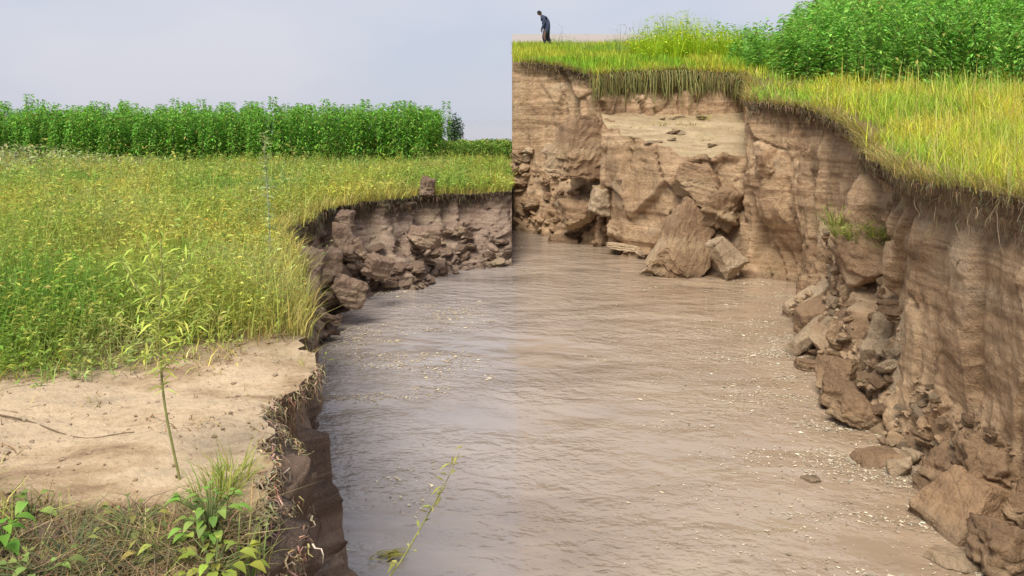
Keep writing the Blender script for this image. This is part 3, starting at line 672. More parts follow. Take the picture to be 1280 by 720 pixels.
# ---- right bank grass
LIP_R = PR[::3, -1, :2][(PR[::3, -1, 1] < 24) & (PR[::3, -1, 1] > 2)]
def lipdist(x, y):
    d = np.full(len(x), 9.0)
    for p in LIP_R: d = np.minimum(d, np.hypot(x-p[0], y-p[1]))
    return d
lipmask = lambda x, y: np.clip(fbm2(x, y, 1.5, 97)*3+1.0, .25, 1)*np.clip((lipdist(x, y)-.05-.55*np.clip(fbm2(x, y, 1.1, 95)+.15, 0, 1))/.25, .04, 1)
def tall_grass(n, x0, x1, y0, y1, h, wd, ca, cb, fan=None, pw=1.2, dens=None, bend=(.05, .5), seg=3):
    x, y = scatter(n, x0, x1, y0, y1, POLY_R, pw, fan)
    if dens is not None: k = rng.random(len(x)) < dens(x, y); x, y = x[k], y[k]
    n = len(x); a = np.clip(fbm2(x, y, .7, 91, 4)*2.6+.5, 0, 1)[:, None]
    c = jitter_col(np.array(ca)*(1-a)+np.array(cb)*a, n, .26)
    return blades(np.stack([x, y, zr(x, y)-.03], 1), rng.uniform(h[0], h[1], n)*(1+.8*fbm2(x, y, .9, 93)), wd*np.clip(y/9, .7, 2.4), rng.uniform(0, 6.28, n), rng.uniform(*bend, n), c, seg)
g1 = tall_grass(52000, 3.2, 24, 4, 22, (.14, .5), .012, (.6, .58, .05), (.32, .5, .04), (.42, .95), dens=lipmask, bend=(.1, .9))
g1b = tall_grass(30000, 4.6, 24, 9, 24, (.14, .42), .012, (.6, .57, .06), (.32, .5, .05), (.27, .8), dens=lipmask, bend=(.1, .9))
g1c = tall_grass(4200, 3.2, 24, 4, 22, (.35, .8), .010, (.66, .58, .14), (.6, .6, .12), (.45, .95), dens=lipmask, bend=(.02, .3))
g1d = tall_grass(14000, 3.2, 24, 4, 22, (.2, .5), .012, (.5, .4, .16), (.4, .36, .12), (.3, .95), bend=(.3, 1.4), dens=lambda x, y: np.clip(lipmask(x, y)+.3, 0, 1))
finish('long_bank_grass', [g1, g1b, g1c, g1d], 'leaf', 'long yellow green grass on top of the right bank before the crop', 'grass')
g2 = tall_grass(42000, .03, 17, 21.3, 44, (.12, .34), .012, (.5, .52, .05), (.26, .45, .03), (-.002, .34), 1.6)
finish('short_bank_grass', [g2], 'leaf', 'short bright grass on the back of the right bank by the walker', 'grass')
finish('turf_fringe', [lip_grass(PR, lambda p: -2 < p[1] < 23.6 and p[0] > .03, 6500, (.08, .36), .011, (.38, .32, .1), -.03, '', '', .18, (.5, 1.6), nrm=NR)], 'leaf', 'ragged grass fringe hanging over the lip of the right bank', 'grass')
# dead roots and thatch hanging out of the turf layer
def thatch(P, nrm, sel, n, ln, depth, c, wd=.007, hang=True):
    nu, nv = P.shape[:2]; idx = np.array([i for i in range(nu) if sel(P[i, -1])]); i = idx[rng.integers(0, len(idx), n)]
    ztop = P[i, -1, 2]; zz = ztop-depth[0]-(depth[1]-depth[0])*rng.random(n)**1.5
    zcol = P[i, :, 2]; j = np.clip(np.array([np.searchsorted(zc, z) for zc, z in zip(zcol, zz)]), 0, nv-1)
    p = P[i, j].copy(); nr = nrm[i]; p[:, :2] += rng.normal(size=(n, 2))*.015
    az = np.arctan2(nr[:, 1], nr[:, 0])+rng.normal(size=n)*.8
    L_ = rng.uniform(ln[0], ln[1], n); C_ = jitter_col(c, n, .35)
    seg = 4; V = np.zeros((n, seg+1, 2, 3)); d = np.stack([np.cos(az), np.sin(az), np.zeros(n)], 1); s = np.stack([-d[:, 1], d[:, 0], np.zeros(n)], 1)
    outw = rng.uniform(.2, .7, n)
    for k in range(seg+1):
        t = k/seg; c_ = p+d*(L_*outw*np.sin(t*1.9))[:, None]; c_ = c_.copy(); c_[:, 2] += L_*(.25*math.sin(t*2.4)-t**1.5*rng.uniform(.75, 1.0, n))
        c_ += rng.normal(size=(n, 3))*.008
        wv = s*(wd*np.clip(p[:, 1]/8, .6, 2.2)*(1-.6*t)*.5)[:, None]; V[:, k, 0] = c_-wv; V[:, k, 1] = c_+wv
    ix = np.arange(n)[:, None]*(seg+1)*2
    F = np.concatenate([np.concatenate([ix+2*k, ix+2*k+1, ix+2*k+3, ix+2*k+2], 1) for k in range(seg)])
    return V.reshape(-1, 3), F, np.repeat(C_, (seg+1)*2, axis=0)
finish('turf_roots', [thatch(PR, NR, lambda p: p[1] > 20.3 and 2.2 < p[0] < 6.5, 4200, (.15, .6), (.0, .45), (.2, .18, .06), .008), thatch(PR, NR, lambda p: 3 < p[1] < 23.6 and p[0] > .03, 8500, (.03, .14), (.0, .42), (.26, .2, .11))], 'dry', 'matted brown roots and thatch hanging from the right turf edge', 'roots')
finish('matted_roots', [thatch(PL, NL, lambda p: 2.5 < p[1] < 4.6, 3600, (.02, .1), (.0, .8), (.34, .25, .15), .014), thatch(PL, NL, lambda p: 5 < p[1] < 18.2, 3000, (.05, .2), (.0, .3), (.14, .11, .06), .008)], 'dry', 'matted brown roots and dead leaves on the left bank face', 'roots')

# ================================================================== crop plants
def crop_plant(name, h, seed, nleaf, lsize, ca, cb, spread=.2):
    r = np.random.default_rng(seed); k = 5
    path = np.stack([r.normal(size=k)*.02*np.arange(k), r.normal(size=k)*.02*np.arange(k), np.linspace(0, h, k)], 1)
    sv, sf = tube(path, np.linspace(.011, .004, k), 4)
    t = r.uniform(.02, 1.0, nleaf)**.85; z = t*h
    az = r.uniform(0, 6.28, nleaf); el = r.uniform(-.5, .7, nleaf)
    br = spread*np.sqrt(r.random(nleaf))*(1.15-t*.7)
    b = np.stack([np.interp(z, path[:, 2], path[:, 0])+np.cos(az)*br, np.interp(z, path[:, 2], path[:, 1])+np.sin(az)*br, z], 1)
    d = np.stack([np.cos(az)*np.cos(el), np.sin(az)*np.cos(el), np.sin(el)], 1)
    l = r.uniform(.6, 1.25, nleaf)*lsize
    a = r.random((nleaf, 1))
    C = jitter_col(np.array(ca)*a+np.array(cb)*(1-a), nleaf, .25, r)
    yl = r.random(nleaf) < .06; C[yl] = jitter_col((.42, .4, .1), int(yl.sum()), .2, r)
    lv = leaves(b, d, l, l*r.uniform(.3, .45, nleaf), C, .35)
    return (sv, sf, path), lv
def crop_variants(n, hr, nleaf, lsize, ca, cb, seed):
    out_ = []
    for k in range(n):
        h = hr[0]+(hr[1]-hr[0])*k/(n-1)
        (sv, sf, pth), lv = crop_plant('crop', h, seed+k, nleaf, lsize, ca, cb)
        ms = make_mesh('stem', sv, sf); ms.materials.append(M['stem'])
        ml = make_mesh('leaves', *lv); ml.materials.append(M['leaf'])
        out_.append((ms, ml, lv, (sv, sf)))
    return out_
def put_plants(var, pos, zf, label, group, name='crop_plant'):
    for (x, y) in pos:
        k = rng.integers(len(var)); ms, ml, _, _ = var[k]
        e = empty(name, (x, y, float(zf([x], [y])[0])-.03), rng.uniform(0, 6.28)); s = rng.uniform(.85, 1.12); e.scale = (s, s, s*rng.uniform(.85, 1.08)*(min(1, .45+.2*(x-6.4)) if name == 'crop_plant' and x > 0 else 1))
        tag(e, label, 'crop plant', group)
        link('stem', ms, None, e); link('leaves', ml, None, e)
def merge_plants(var, x, y, zf, name, label, hs=None):
    parts = []
    for i in range(len(x)):
        v, f, c = var[rng.integers(len(var))][2]; a = rng.uniform(0, 6.28); s = rng.uniform(.88, 1.12)
        ca_, sa = math.cos(a)*s, math.sin(a)*s
        q = np.stack([v[:, 0]*ca_-v[:, 1]*sa+x[i], v[:, 0]*sa+v[:, 1]*ca_+y[i], v[:, 2]*s*(hs[i] if hs is not None else 1)+float(zf([x[i]], [y[i]])[0])], 1)
        parts.append((q, f, c))
    finish(name, parts, 'leaf', label, 'crop')
varL = crop_variants(6, (1.8, 2.3), 270, .14, (.12, .32, .05), (.25, .5, .06), 300)
fx = np.arange(-24, -3.0, .2); pos = [(x+rng.normal()*.05, 31.0+rng.normal()*.25+.35*math.sin(x*.9)+(.0 if x > -16 else 0)) for x in fx]
pos += [(x+.1+rng.normal()*.05, 31.6+rng.normal()*.25+.35*math.sin(x*.9)) for x in fx]
put_plants(varL, pos, zl, 'leafy green jute plant in the front rows of the tall crop beyond the left field', 'front rows of the left crop')
n = 620; x = rng.uniform(-24.5, -2.9, n); y = rng.uniform(31.9, 36.5, n)
merge_plants(varL, x, y, zl, 'tall_crop', 'mass of tall green jute crop behind its front rows beyond the left field')
varR = crop_variants(6, (1.4, 2.7), 250, .14, (.19, .44, .08), (.33, .6, .1), 400)
pos = [(x+rng.normal()*.06, 19.3+rng.normal()*.45+.5*math.sin(x*1.3)+max(0, 8.4-x)*1.2) for x in np.arange(6.6, 15.2, .2)]
pos += [(x+.1+rng.normal()*.06, 19.9+rng.normal()*.45+.5*math.sin(x*1.3)+max(0, 8.4-x)*1.2) for x in np.arange(6.6, 15.2, .2)]
put_plants(varR, pos, zr, 'leafy green jute plant in the front rows of the crop on the right bank', 'front rows of the right crop')
n = 950; y = rng.uniform(20.4, 33, n); x = rng.uniform(0, 1, n)*(17+(y-20)*.5-.345*y)+.345*y
merge_plants(varR, x, y, zr, 'tall_crop', 'mass of tall green jute crop behind its front rows on the right bank', np.clip(.55+.22*(x-.345*y), .55, 1))
# low crop beyond the left field corner
varS = crop_variants(4, (.5, .8), 60, .14, (.12, .25, .04), (.2, .33, .05), 500)
n = 330; x = rng.uniform(-3.3, -.08, n); y = rng.uniform(33, 38, n)
merge_plants(varS, x, y, zl, 'low_crop', 'low green crop strip beside the end of the tall left crop')
# bright thicket right
def clump(name, loc, n, h, rad, wd, ca, cb, label, catg, group=None, bend=(.1, .8), leafn=0, mat='leaf', stemmat=None, lsz=.1, seg=4):
    e = empty(name, loc); tag(e, label, catg, group)
    a = rng.uniform(0, 6.28, n); r_ = rad*np.sqrt(rng.random(n))
    b = np.stack([np.cos(a)*r_, np.sin(a)*r_, np.full(n, -.04)], 1); q = rng.random((n, 1))
    az = a+rng.normal(size=n)*.6
    parts = [blades(b, rng.uniform(h[0], h[1], n), np.full(n, wd), az, rng.uniform(*bend, n), jitter_col(np.array(ca)*q+np.array(cb)*(1-q), n, .22), seg)]
    link('blades', make_mesh('blades', *parts[0]), M[mat], e)
    if leafn:
        t = rng.random(leafn); a2 = rng.uniform(0, 6.28, leafn); rr = rad*1.3*np.sqrt(rng.random(leafn)); el = rng.uniform(-.3, .9, leafn)
        lb = np.stack([np.cos(a2)*rr, np.sin(a2)*rr, h[1]*(.15+.75*t)*(1.05-.5*(rr/(rad*1.3))**2)], 1)
        d = np.stack([np.cos(a2)*np.cos(el), np.sin(a2)*np.cos(el), np.sin(el)], 1); l = rng.uniform(.6, 1.3, leafn)*lsz
        q = rng.random((leafn, 1))
        link('leaves', make_mesh('leaves', *leaves(lb, d, l, l*.4, jitter_col(np.array(ca)*q+np.array(cb)*(1-q), leafn, .25))), M[mat], e)
    return e
for k, (px, D, h) in enumerate([(800, 26, 1.0), (815, 25.2, 1.35), (832, 26, 1.6), (848, 25.3, 1.7), (862, 26.2, 1.6), (878, 25.4, 1.4), (895, 26.4, 1.25), (912, 25.5, 1.2), (845, 24.4, 1.2), (820, 24.3, 1.0), (870, 24.5, 1.1)]):
    X = (px-640)/1000*D
    clump('tall_grass_clump', (X, D, float(zr([X], [D])[0])), 150, (h*.5, h*1.05), .3, .022, (.5, .58, .03), (.34, .56, .03), 'bright yellow green tall grass clump in the thicket beside the right crop', 'grass clump', 'bright thicket clumps', (.05, .45), 170, lsz=.13)
for k, (px, D, h) in enumerate([(925, 27, 1.2), (940, 26, 1.3), (952, 25, 1.4), (962, 24, 1.2), (930, 24.5, .9), (950, 23.5, .9), (905, 28, 1.3)]):
    X = (px-640)/1000*D
    clump('leafy_bush', (X, D, float(zr([X], [D])[0])), 50, (h*.5, h), .35, .02, (.18, .4, .07), (.28, .5, .07), 'darker green leafy bush between bright thicket and right crop', 'bush', 'bushes beside the right crop', (.05, .4), 330, lsz=.16)
for k in range(12):
    X = rng.uniform(2.9, 5.6); Y = rng.uniform(18.6, 21.6)
    clump('dry_grass_tuft', (X, Y, float(zt_([X], [Y])[0])-.02), 40, (.06, .24), .16, .014, (.46, .38, .12), (.36, .36, .1), 'dry yellow grass tuft on the sandy terrace', 'grass tuft', 'tufts on the terrace', (.4, 1.6))
# thin weeds against the sky
for k, (px, D, h) in enumerate([(697, 34, 1.3), (712, 33, .8), (730, 31, .8), (742, 30, .6), (765, 29, .8), (774, 28.5, 1.3), (783, 28, 1.1), (790, 27.4, 1.6)]):
    X = (px-640)/1000*D
    clump('thin_weed', (X, D, float(zr([X], [D])[0])), 14, (h*.5, h), .25, .018, (.16, .25, .06), (.3, .34, .1), 'thin wispy weed stalks on the skyline behind the walker', 'weed', 'skyline weeds', (.02, .4), 30, lsz=.08)
# small tree far left
def small_tree(loc, h, label):
    e = empty('small_tree', loc); tag(e, label, 'tree')
    ts = [tube([(0, 0, -.05), (.03, 0, h*.35), (0, .03, h*.8)], np.array([.05, .035, .012]), 6)]
    for k in range(6):
        a = k*1.05; ts.append(tube([(.02, 0, h*.3+.05*k), (math.cos(a)*.2, math.sin(a)*.2, h*.55+.04*k), (math.cos(a)*.36, math.sin(a)*.36, h*.7+.04*k)], np.array([.02, .012, .005]), 5))
    v, f = join_tubes(ts); link('trunk', make_mesh('trunk', v, f), M['bark'], e)
    n = 1700; u = rng.normal(size=(n, 3)); u /= np.linalg.norm(u, axis=1, keepdims=True); rr = rng.random(n)**.45
    b = u*rr[:, None]*np.array([.52, .52, h*.38])*(1+.35*fbm(u*2, 2, 5))[:, None]+np.array([0, 0, h*.62])
    l = rng.uniform(.08, .16, n)
    link('crown', make_mesh('crown', *leaves(b, u+rng.normal(size=(n, 3))*.6, l, l*.5, jitter_col((.07, .14, .06), n, .3))), M['leaf'], e)
small_tree((-3.1, 43, float(zl([-3.1], [43])[0])), 2.05, 'small dark round tree standing at the end of the tall left crop')

# hanging stems under the turf at the back of the terrace
for k in range(26):
    px = 768+k*4.1+rng.normal()*1.2; D = 21.75+.1*rng.random()
    X = (px-640)/1000*D; z1 = float(zr([X], [22.2])[0])-.02; L_ = rng.uniform(.65, 1.1)
    pth = [(X, D+.35, z1-.05), (X+.01, D+.12, z1+.02), (X, D, z1-.2), (X+rng.normal()*.03, D-.02, z1-L_*.6), (X+rng.normal()*.05, D+.03, z1-L_)]
    v, f = tube(pth, np.array([.012, .012, .012, .01, .006]), 5)
    o = link('hanging_stem', make_mesh('hanging_stem', v, f), M['stem_y']); tag(o, 'long yellow stem hanging down from the turf behind the terrace', 'stem', 'stems hanging over the terrace')
# bare roots of the near lip
rt = [((1135, 262), (1170, 245), (1215, 222)), ((1180, 250), (1186, 285), (1206, 312)), ((1205, 245), (1203, 275), (1212, 298)), ((1238, 244), (1228, 262), (1232, 300)), ((1262, 250), (1270, 258), (1280, 262)), ((1270, 246), (1266, 262), (1274, 280)), ((1196, 300), (1192, 330), (1190, 352)), ((1150, 235), (1163, 262), (1168, 290)), ((1222, 242), (1240, 272), (1252, 318)), ((1120, 232), (1140, 248), (1150, 275))]
for k, pts in enumerate(rt):
    pp = []
    for j, (px, py) in enumerate(pts):
        D = 3.88/((px-640)/1000)
        pp.append(np.array(at(px, py, D-.02*j)))
    a, b, c = pp; a = a+np.array([.22, .05, 0.02]); ts = np.linspace(0, 1, 9)[:, None]
    path = (1-ts)**2*a+2*ts*(1-ts)*b+ts**2*c+rng.normal(size=(9, 3))*.01
    v, f = tube(path, np.linspace(.008, .002, 9), 5)
    o = link('bare_root', make_mesh('bare_root', v, f), M['root']); tag(o, 'thin bare root dangling from the turf over the near face', 'root', 'bare roots of the near face')
# grass on the slumped block and green stains
for (px, py, D, n_, h_) in [(1060, 284, 10.8, 90, .3), (1082, 292, 10.5, 100, .42), (1106, 284, 10.3, 80, .26), (1048, 270, 11.3, 70, .4), (1126, 306, 9.85, 50, .3)]:
    clump('grass_tuft', at(px, py+8, D), n_, (h_*.5, h_), .22, .014, (.3, .3, .06), (.2, .27, .05), 'dusty green grass tuft on the slumped block below the promontory', 'grass tuft', 'tufts on the slumped block', (.4, 2.2), 26, lsz=.07)

# ================================================================== left foreground plants
def gz(x, y): return float(zl([x], [y])[0])
def stalk(name, path, r0, r1, mat, label, catg='weed', sprigs=0, lsz=.04, ca=(.3, .36, .06), cb=(.2, .3, .05), tmin=.3, branches=(), wr=.3):
    path = np.array(path, float); k = 18; t = np.linspace(0, 1, k); n = len(path)
    P_ = np.stack([np.interp(t*(n-1), np.arange(n), path[:, j]) for j in range(3)], 1)
    for _ in range(3): P_[1:-1] = (P_[:-2]+2*P_[1:-1]+P_[2:])/4
    loc = P_[0].copy(); Q = P_-loc
    e = empty(name, loc); tag(e, label, catg)
    v, f = tube(Q, np.linspace(r0, r1, k), 6); link('stem', make_mesh('stem', v, f), M[mat], e)
    tw = [];
    for (tt, vec) in branches:
        b = Q[int(tt*(k-1))]; vec = np.array(vec); s = np.linspace(0, 1, 6)[:, None]
        bp = b+vec*s+np.array([0, 0, .25*np.linalg.norm(vec)])*s*s
        bv, bf = tube(bp, np.linspace(r0*.5, r1*.6, 6), 5); link('branch', make_mesh('branch', bv, bf), M[mat], e); tw.append(bp)
    if sprigs:
        lines = [Q[int(tmin*k):]]+tw; bb = []
        for _ in range(sprigs):
            ln = lines[rng.integers(len(lines))]; i = rng.integers(len(ln)); bb.append(ln[i]+rng.normal(size=3)*.008)
        b = np.array(bb); a = rng.uniform(0, 6.28, sprigs); el = rng.uniform(-.2, 1.1, sprigs)
        d = np.stack([np.cos(a)*np.cos(el), np.sin(a)*np.cos(el), np.sin(el)], 1); l = rng.uniform(.5, 1.4, sprigs)*lsz; q = rng.random((sprigs, 1))
        link('leaves', make_mesh('leaves', *leaves(b, d, l, l*wr, jitter_col(np.array(ca)*q+np.array(cb)*(1-q), sprigs, .22))), M['leaf'], e)
    return e
p0 = at(226, 590, 3.12); p0.z = gz(p0.x, p0.y)-.02
stalk('branched_weed', [p0, at(203, 500, 3.1), at(199, 410, 3.1), at(203, 340, 3.1), at(201, 300, 3.1)],  .005, .003, 'stem_y', 'tall thin branching weed growing alone on the bare sand', 'weed', 520, .07, (.55, .6, .12), (.4, .52, .1), wr=.11,
      branches=[(.55, (-.17, .05, .17)), (.58, (.17, -.04, .1)), (.5, (-.2, .03, .02)), (.62, (-.08, .05, .16)), (.48, (.2, .05, .03)), (.45, (-.13, -.05, -.03)), (.7, (.1, .05, .12)), (.4, (.12, -.05, .1)), (.75, (-.06, 0, .12))])
p0 = at(338, 330, 7.6); p0.z = gz(p0.x, p0.y)-.02
stalk('pale_spike_weed', [p0, at(336, 260, 7.6), at(331, 200, 7.6), at(330, 168, 7.6)], .007, .002, 'stem_p', 'tall pale weed spike rising above the left field against the crop', 'weed', 150, .07, (.44, .5, .22), (.34, .44, .16), .1)
stalk('leaning_stalk', [(-1.02, 1.9, 1.72), (-.62, 2.3, 1.62), at(490, 725, 2.5), at(525, 660, 2.5), at(555, 610, 2.5), at(574, 566, 2.5)], .0045, .0014, 'stem_y', 'thin yellow stalk leaning out from the near left bank over the water', 'stalk', 26, .04, (.42, .4, .12), (.36, .36, .1), .45)
stalk('small_dry_twig', [at(400, 480, 4.4)+Vector((0, 0, -.03)), at(403, 460, 4.4), at(409, 446, 4.4)], .005, .002, 'stem_b', 'short dark twig standing on the sandy bank tip', 'twig', 6, .03)
def leafy(loc, label, n, size, spread, ca, cb, h, name='leafy_weed', ratio=.6, group=None):
    e = empty(name, loc); tag(e, label, 'weed', group)
    ts = []
    tips = []
    for k in range(n):
        a = rng.uniform(0, 6.28); r_ = spread*math.sqrt(rng.random()); hh = h*rng.uniform(.3, 1)
        tip = np.array([math.cos(a)*r_, math.sin(a)*r_, hh]); ts.append(tube([(0, 0, -.03), tip*np.array([.4, .4, .7]), tip], np.array([.004, .003, .002]), 4)); tips.append((tip, a))
    v, f = join_tubes(ts); link('stem', make_mesh('stem', v, f), M['stem'], e)
    for tip, a in tips:      # each broad leaf its own piece, folded along the midrib
        l = size*rng.uniform(.6, 1.25); k = 6; s = np.linspace(0, 1, k); wv = np.sin(np.pi*np.clip(s, .02, 1)**.75)*l*ratio*.5+.001
        dr = np.array([math.cos(a), math.sin(a), 0]); sdv = np.array([-dr[1], dr[0], 0]); dz = .35*s-.7*s**2
        mid = tip+dr*(s*l)[:, None]+np.array([0, 0, 1])*(dz*l)[:, None]; V = []
        up = np.array([0, 0, .25])
        for i in range(k): V += [mid[i]-sdv*wv[i]+up*wv[i], mid[i], mid[i]+sdv*wv[i]+up*wv[i]]
        F = []
        for i in range(k-1): F += [(3*i, 3*i+1, 3*i+4, 3*i+3), (3*i+1, 3*i+2, 3*i+5, 3*i+4)]
        q = rng.random(); c = jitter_col(np.array(ca)*q+np.array(cb)*(1-q), 1, .2)
        link('leaf', make_mesh('leaf', np.array(V), np.array(F), np.repeat(c, len(V), 0)), M['leaf'], e)
    return e
def gp(px, py):
    D = 1.4/((py-HOR)/FPX); x = (px-640)/FPX*D
    return Vector((x, D, gz(x, D)-.01))
V_, F_ = [], []; o_ = 0
for k in range(700):
    X = rng.uniform(-3.2, -1.0); Y = rng.uniform(2.5, 5.0)
    if not inside(POLY_L, np.array([X+.06]), np.array([Y]))[0]: continue
    v_ = np.array([q.co[:] for q in CLODS[1].vertices])*(.007*3**(rng.random()**3*1.5)); a_ = rng.uniform(0, 6.28); c_, s2 = math.cos(a_), math.sin(a_)
    V_.append(np.stack([v_[:, 0]*c_-v_[:, 1]*s2+X, v_[:, 0]*s2+v_[:, 1]*c_+Y, v_[:, 2]*.7+gz(X, Y)+.003], 1)); F_.append(ICO[2][1]+o_); o_ += len(v_)
o = link('sand_crumbs', make_mesh('sand_crumbs', np.concatenate(V_), np.concatenate(F_), smooth=True), M['crumb_sand']); tag(o, 'small sandy lumps scattered over the bare left ledge', 'crumbs', kind='stuff')
leafy(gp(262, 668), 'bright green leafy weed at the edge of the near left face', 46, .042, .11, (.16, .32, .05), (.27, .38, .08), .17)
leafy(gp(205, 690), 'yellow leaved weed with one big pale leaf on dry litter', 10, .06, .09, (.46, .44, .12), (.32, .36, .08), .07)
leafy(gp(270, 712), 'yellow green broad leaved weed below the bright green one', 26, .05, .12, (.36, .4, .06), (.28, .34, .05), .10)
leafy(gp(38, 648), 'small pale green weed standing alone on the bare sand', 10, .055, .05, (.3, .42, .1), (.24, .36, .08), .10)
leafy(gp(2, 690), 'bright green weed half out of the photo beside the soil flake', 22, .055, .07, (.12, .3, .03), (.2, .34, .04), .14)
leafy(gp(45, 722), 'pale lime weed growing in front of the dark grass tuft', 24, .045, .11, (.26, .38, .08), (.3, .38, .1), .09)
leafy(gp(165, 660), 'olive weed on the dry litter next to the sand', 24, .035, .12, (.28, .28, .07), (.22, .24, .06), .10)
for k in range(16):
    px_ = 10+k*20+rng.normal()*8; py_ = 672+rng.uniform(-18, 50)
    clump('edge_grass_tuft', gp(px_, py_), 50, (.05, .18), .08, .006, (.36, .34, .1), (.18, .26, .06), 'green grass tuft in the litter along the near left edge', 'grass tuft', 'tufts in the near left litter', (.2, 1.1), 7, lsz=.03)
clump('dark_grass_tuft', gp(95, 712), 220, (.08, .24), .12, .006, (.05, .09, .05), (.1, .15, .07), 'dark bluish grass tuft on the near left litter', 'grass tuft', None, (.3, 1.3))
clump('green_grass_tuft', at(222, 335, 7.2)-Vector((0, 0, .05)), 260, (.2, .5), .22, .012, (.12, .3, .03), (.2, .36, .04), 'fresh green upright grass tuft among the yellow left field weeds', 'grass tuft', None, (.1, .7))
for (px, py) in ((275, 600), (290, 580), (262, 610)):
    clump('yellow_grass_tuft', gp(px, py+14), 90, (.08, .22), .07, .006, (.36, .38, .06), (.24, .34, .05), 'yellow green grass tuft on the lip between sand and matted roots', 'grass tuft', 'tufts on the lip by the sand', (.2, .9))
clump('ochre_grass_tuft', at(392, 345, 8.6)-Vector((.35, 0, .05)), 120, (.15, .4), .2, .012, (.5, .4, .05), (.4, .36, .06), 'ochre yellow grass tuft drooping over the left bank shoulder', 'grass tuft', None, (.4, 1.4))
for (px, py) in ((300, 500), (305, 492), (345, 455), (385, 448)):
    clump('dry_sand_tuft', gp(px, py), 26, (.04, .12), .05, .005, (.42, .33, .1), (.3, .27, .07), 'tiny dry grass tuft on the sandy tip of the left bank', 'grass tuft', 'dry tufts on the sand', (.3, 1.2))
def gpc(px, py, dz=.0):
    p = gp(px, py); p.z += dz+.012; return p
for nm, pts, lb in (('fallen_twig', [(-10, 520), (40, 528), (75, 540), (110, 550), (140, 548), (168, 542)], 'long bent brown twig lying across the bare sand'),):
    stalk(nm, [gpc(a, b) for a, b in pts], .004, .002, 'stem_b', lb, 'twig')
# dry litter & sparse short grass over the sand and the near edge
def litter(n, x0, x1, y0, y1, h, c, wd, mask=None):
    x = rng.uniform(x0, x1, n); y = rng.uniform(y0, y1, n); k = inside(POLY_L, x, y)
    if mask is not None: k &= rng.random(n) < mask(x, y)
    x, y = x[k], y[k]; n = len(x)
    return blades(np.stack([x, y, zl(x, y)-.01], 1), rng.uniform(h[0], h[1], n), np.full(n, wd), rng.uniform(0, 6.28, n), rng.uniform(.5, 2.2, n), jitter_col(c, n, .35), 2, .3)
pt = lambda x, y: np.clip(fbm2(x, y, 2.2, 111)*2.2-.1, 0, 1)
finish('dry_litter', [litter(20000, -3.2, -.85, 1.9, 3.0, (.02, .13), (.24, .18, .09), .007, lambda x, y: np.clip((2.95-y-.25*fbm2(x, y, 3, 7))/.2, 0, 1)),
                      litter(6000, -3.2, -.85, 1.9, 3.15, (.03, .16), (.3, .32, .07), .007, pt), litter(16000, -4.5, -.95, 2.8, 5.6, (.015, .08), (.27, .19, .09), .008, pt), litter(3500, -4.5, -.95, 3.9, 5.6, (.03, .14), (.4, .36, .08), .007, pt)], 'dry', 'dry straw and dead leaf litter scattered over the sandy left bank', 'litter')

# ================================================================== floating scum and litter on the water
def scum(n, fx, fy, cdens, s=.02, c=(.5, .42, .3)):
    x = rng.uniform(*fx, n); y = rng.uniform(*fy, n); k = rng.random(n) < cdens(x, y)
    for poly in (POLY_L, POLY_R): k &= ~inside(poly, x, y)
    x, y = x[k], y[k]; n = len(x); a = rng.uniform(0, 6.28, n); sz = s*np.exp(rng.normal(size=n)*.5); asp = rng.uniform(.25, .7, n)
    V = np.zeros((n, 4, 3))
    for j, (u, v_) in enumerate(((-1, -.3), (.2, -1), (1, .3), (-.3, 1))):
        V[:, j, 0] = x+(np.cos(a)*u-np.sin(a)*v_*asp)*sz*rng.uniform(.7, 1.3, n); V[:, j, 1] = y+(np.sin(a)*u+np.cos(a)*v_*asp)*sz*rng.uniform(.7, 1.3, n)
        V[:, j, 2] = .004+rng.random(n)*.008
    return V.reshape(-1, 3), np.arange(n*4).reshape(n, 4), np.repeat(np.clip(np.array(c)*np.exp(rng.normal(size=(n, 1))*.3), 0, .8), 4, 0)
edgeR = np.array([(p[1], p[0]) for p in PR[:, 0] if p[1] < 23]); edgeR = edgeR[np.argsort(edgeR[:, 0])]
def nearR(x, y):
    d = np.interp(y, edgeR[:, 0], edgeR[:, 1])-x
    return np.clip(np.exp(-np.maximum(d-.1, 0)/.65)*(.14+1.3*np.clip(fbm2(x+.5*y, y*2.2, 1.2, 131, 4)*3+.1, 0, 1)), 0, 1)
finish('floating_debris', [scum(150000, (.8, 5.2), (4.6, 16), nearR, .009, (.52, .44, .32)), scum(1800, (.1, 5), (15, 22.5), lambda x, y: np.clip(fbm2(x, y, .7, 137)*2-.2, 0, 1)*.6, .035, (.42, .36, .22))], 'dry', 'pale leaf litter and scum floating along the right bank', 'debris')
def nearL(x, y):
    return np.clip(fbm2(x, y*2, 1.1, 141, 4)*3.4-.2, 0, 1)*np.clip(1.25-(x+2.4-.05*(y-10))/2.2, 0, 1)
finish('floating_debris', [scum(16000, (-3, -.2), (8.5, 15.5), nearL, .013, (.5, .41, .28)), scum(1600, (-1.6, -.7), (5.0, 8.5), lambda x, y: np.clip(fbm2(x, y, 1.5, 145)*2, 0, 1), .009, (.46, .4, .28))], 'dry', 'pale scum and straw floating beside the left bank', 'debris')
tg_ = link('floating_grass_wisp', make_mesh('floating_grass_wisp', *blades(np.column_stack([rng.normal(size=30)*.05-.92+.0, 5.85+rng.normal(size=30)*.03, np.full(30, .012)]), rng.uniform(.03, .06, 30), np.full(30, .02), rng.uniform(-.4, .4, 30), rng.uniform(2, 4, 30), jitter_col((.45, .42, .1), 30), 2, .3)), M['leaf'])
tag(tg_, 'yellow grass wisp floating on the water by the near left bank', 'grass')

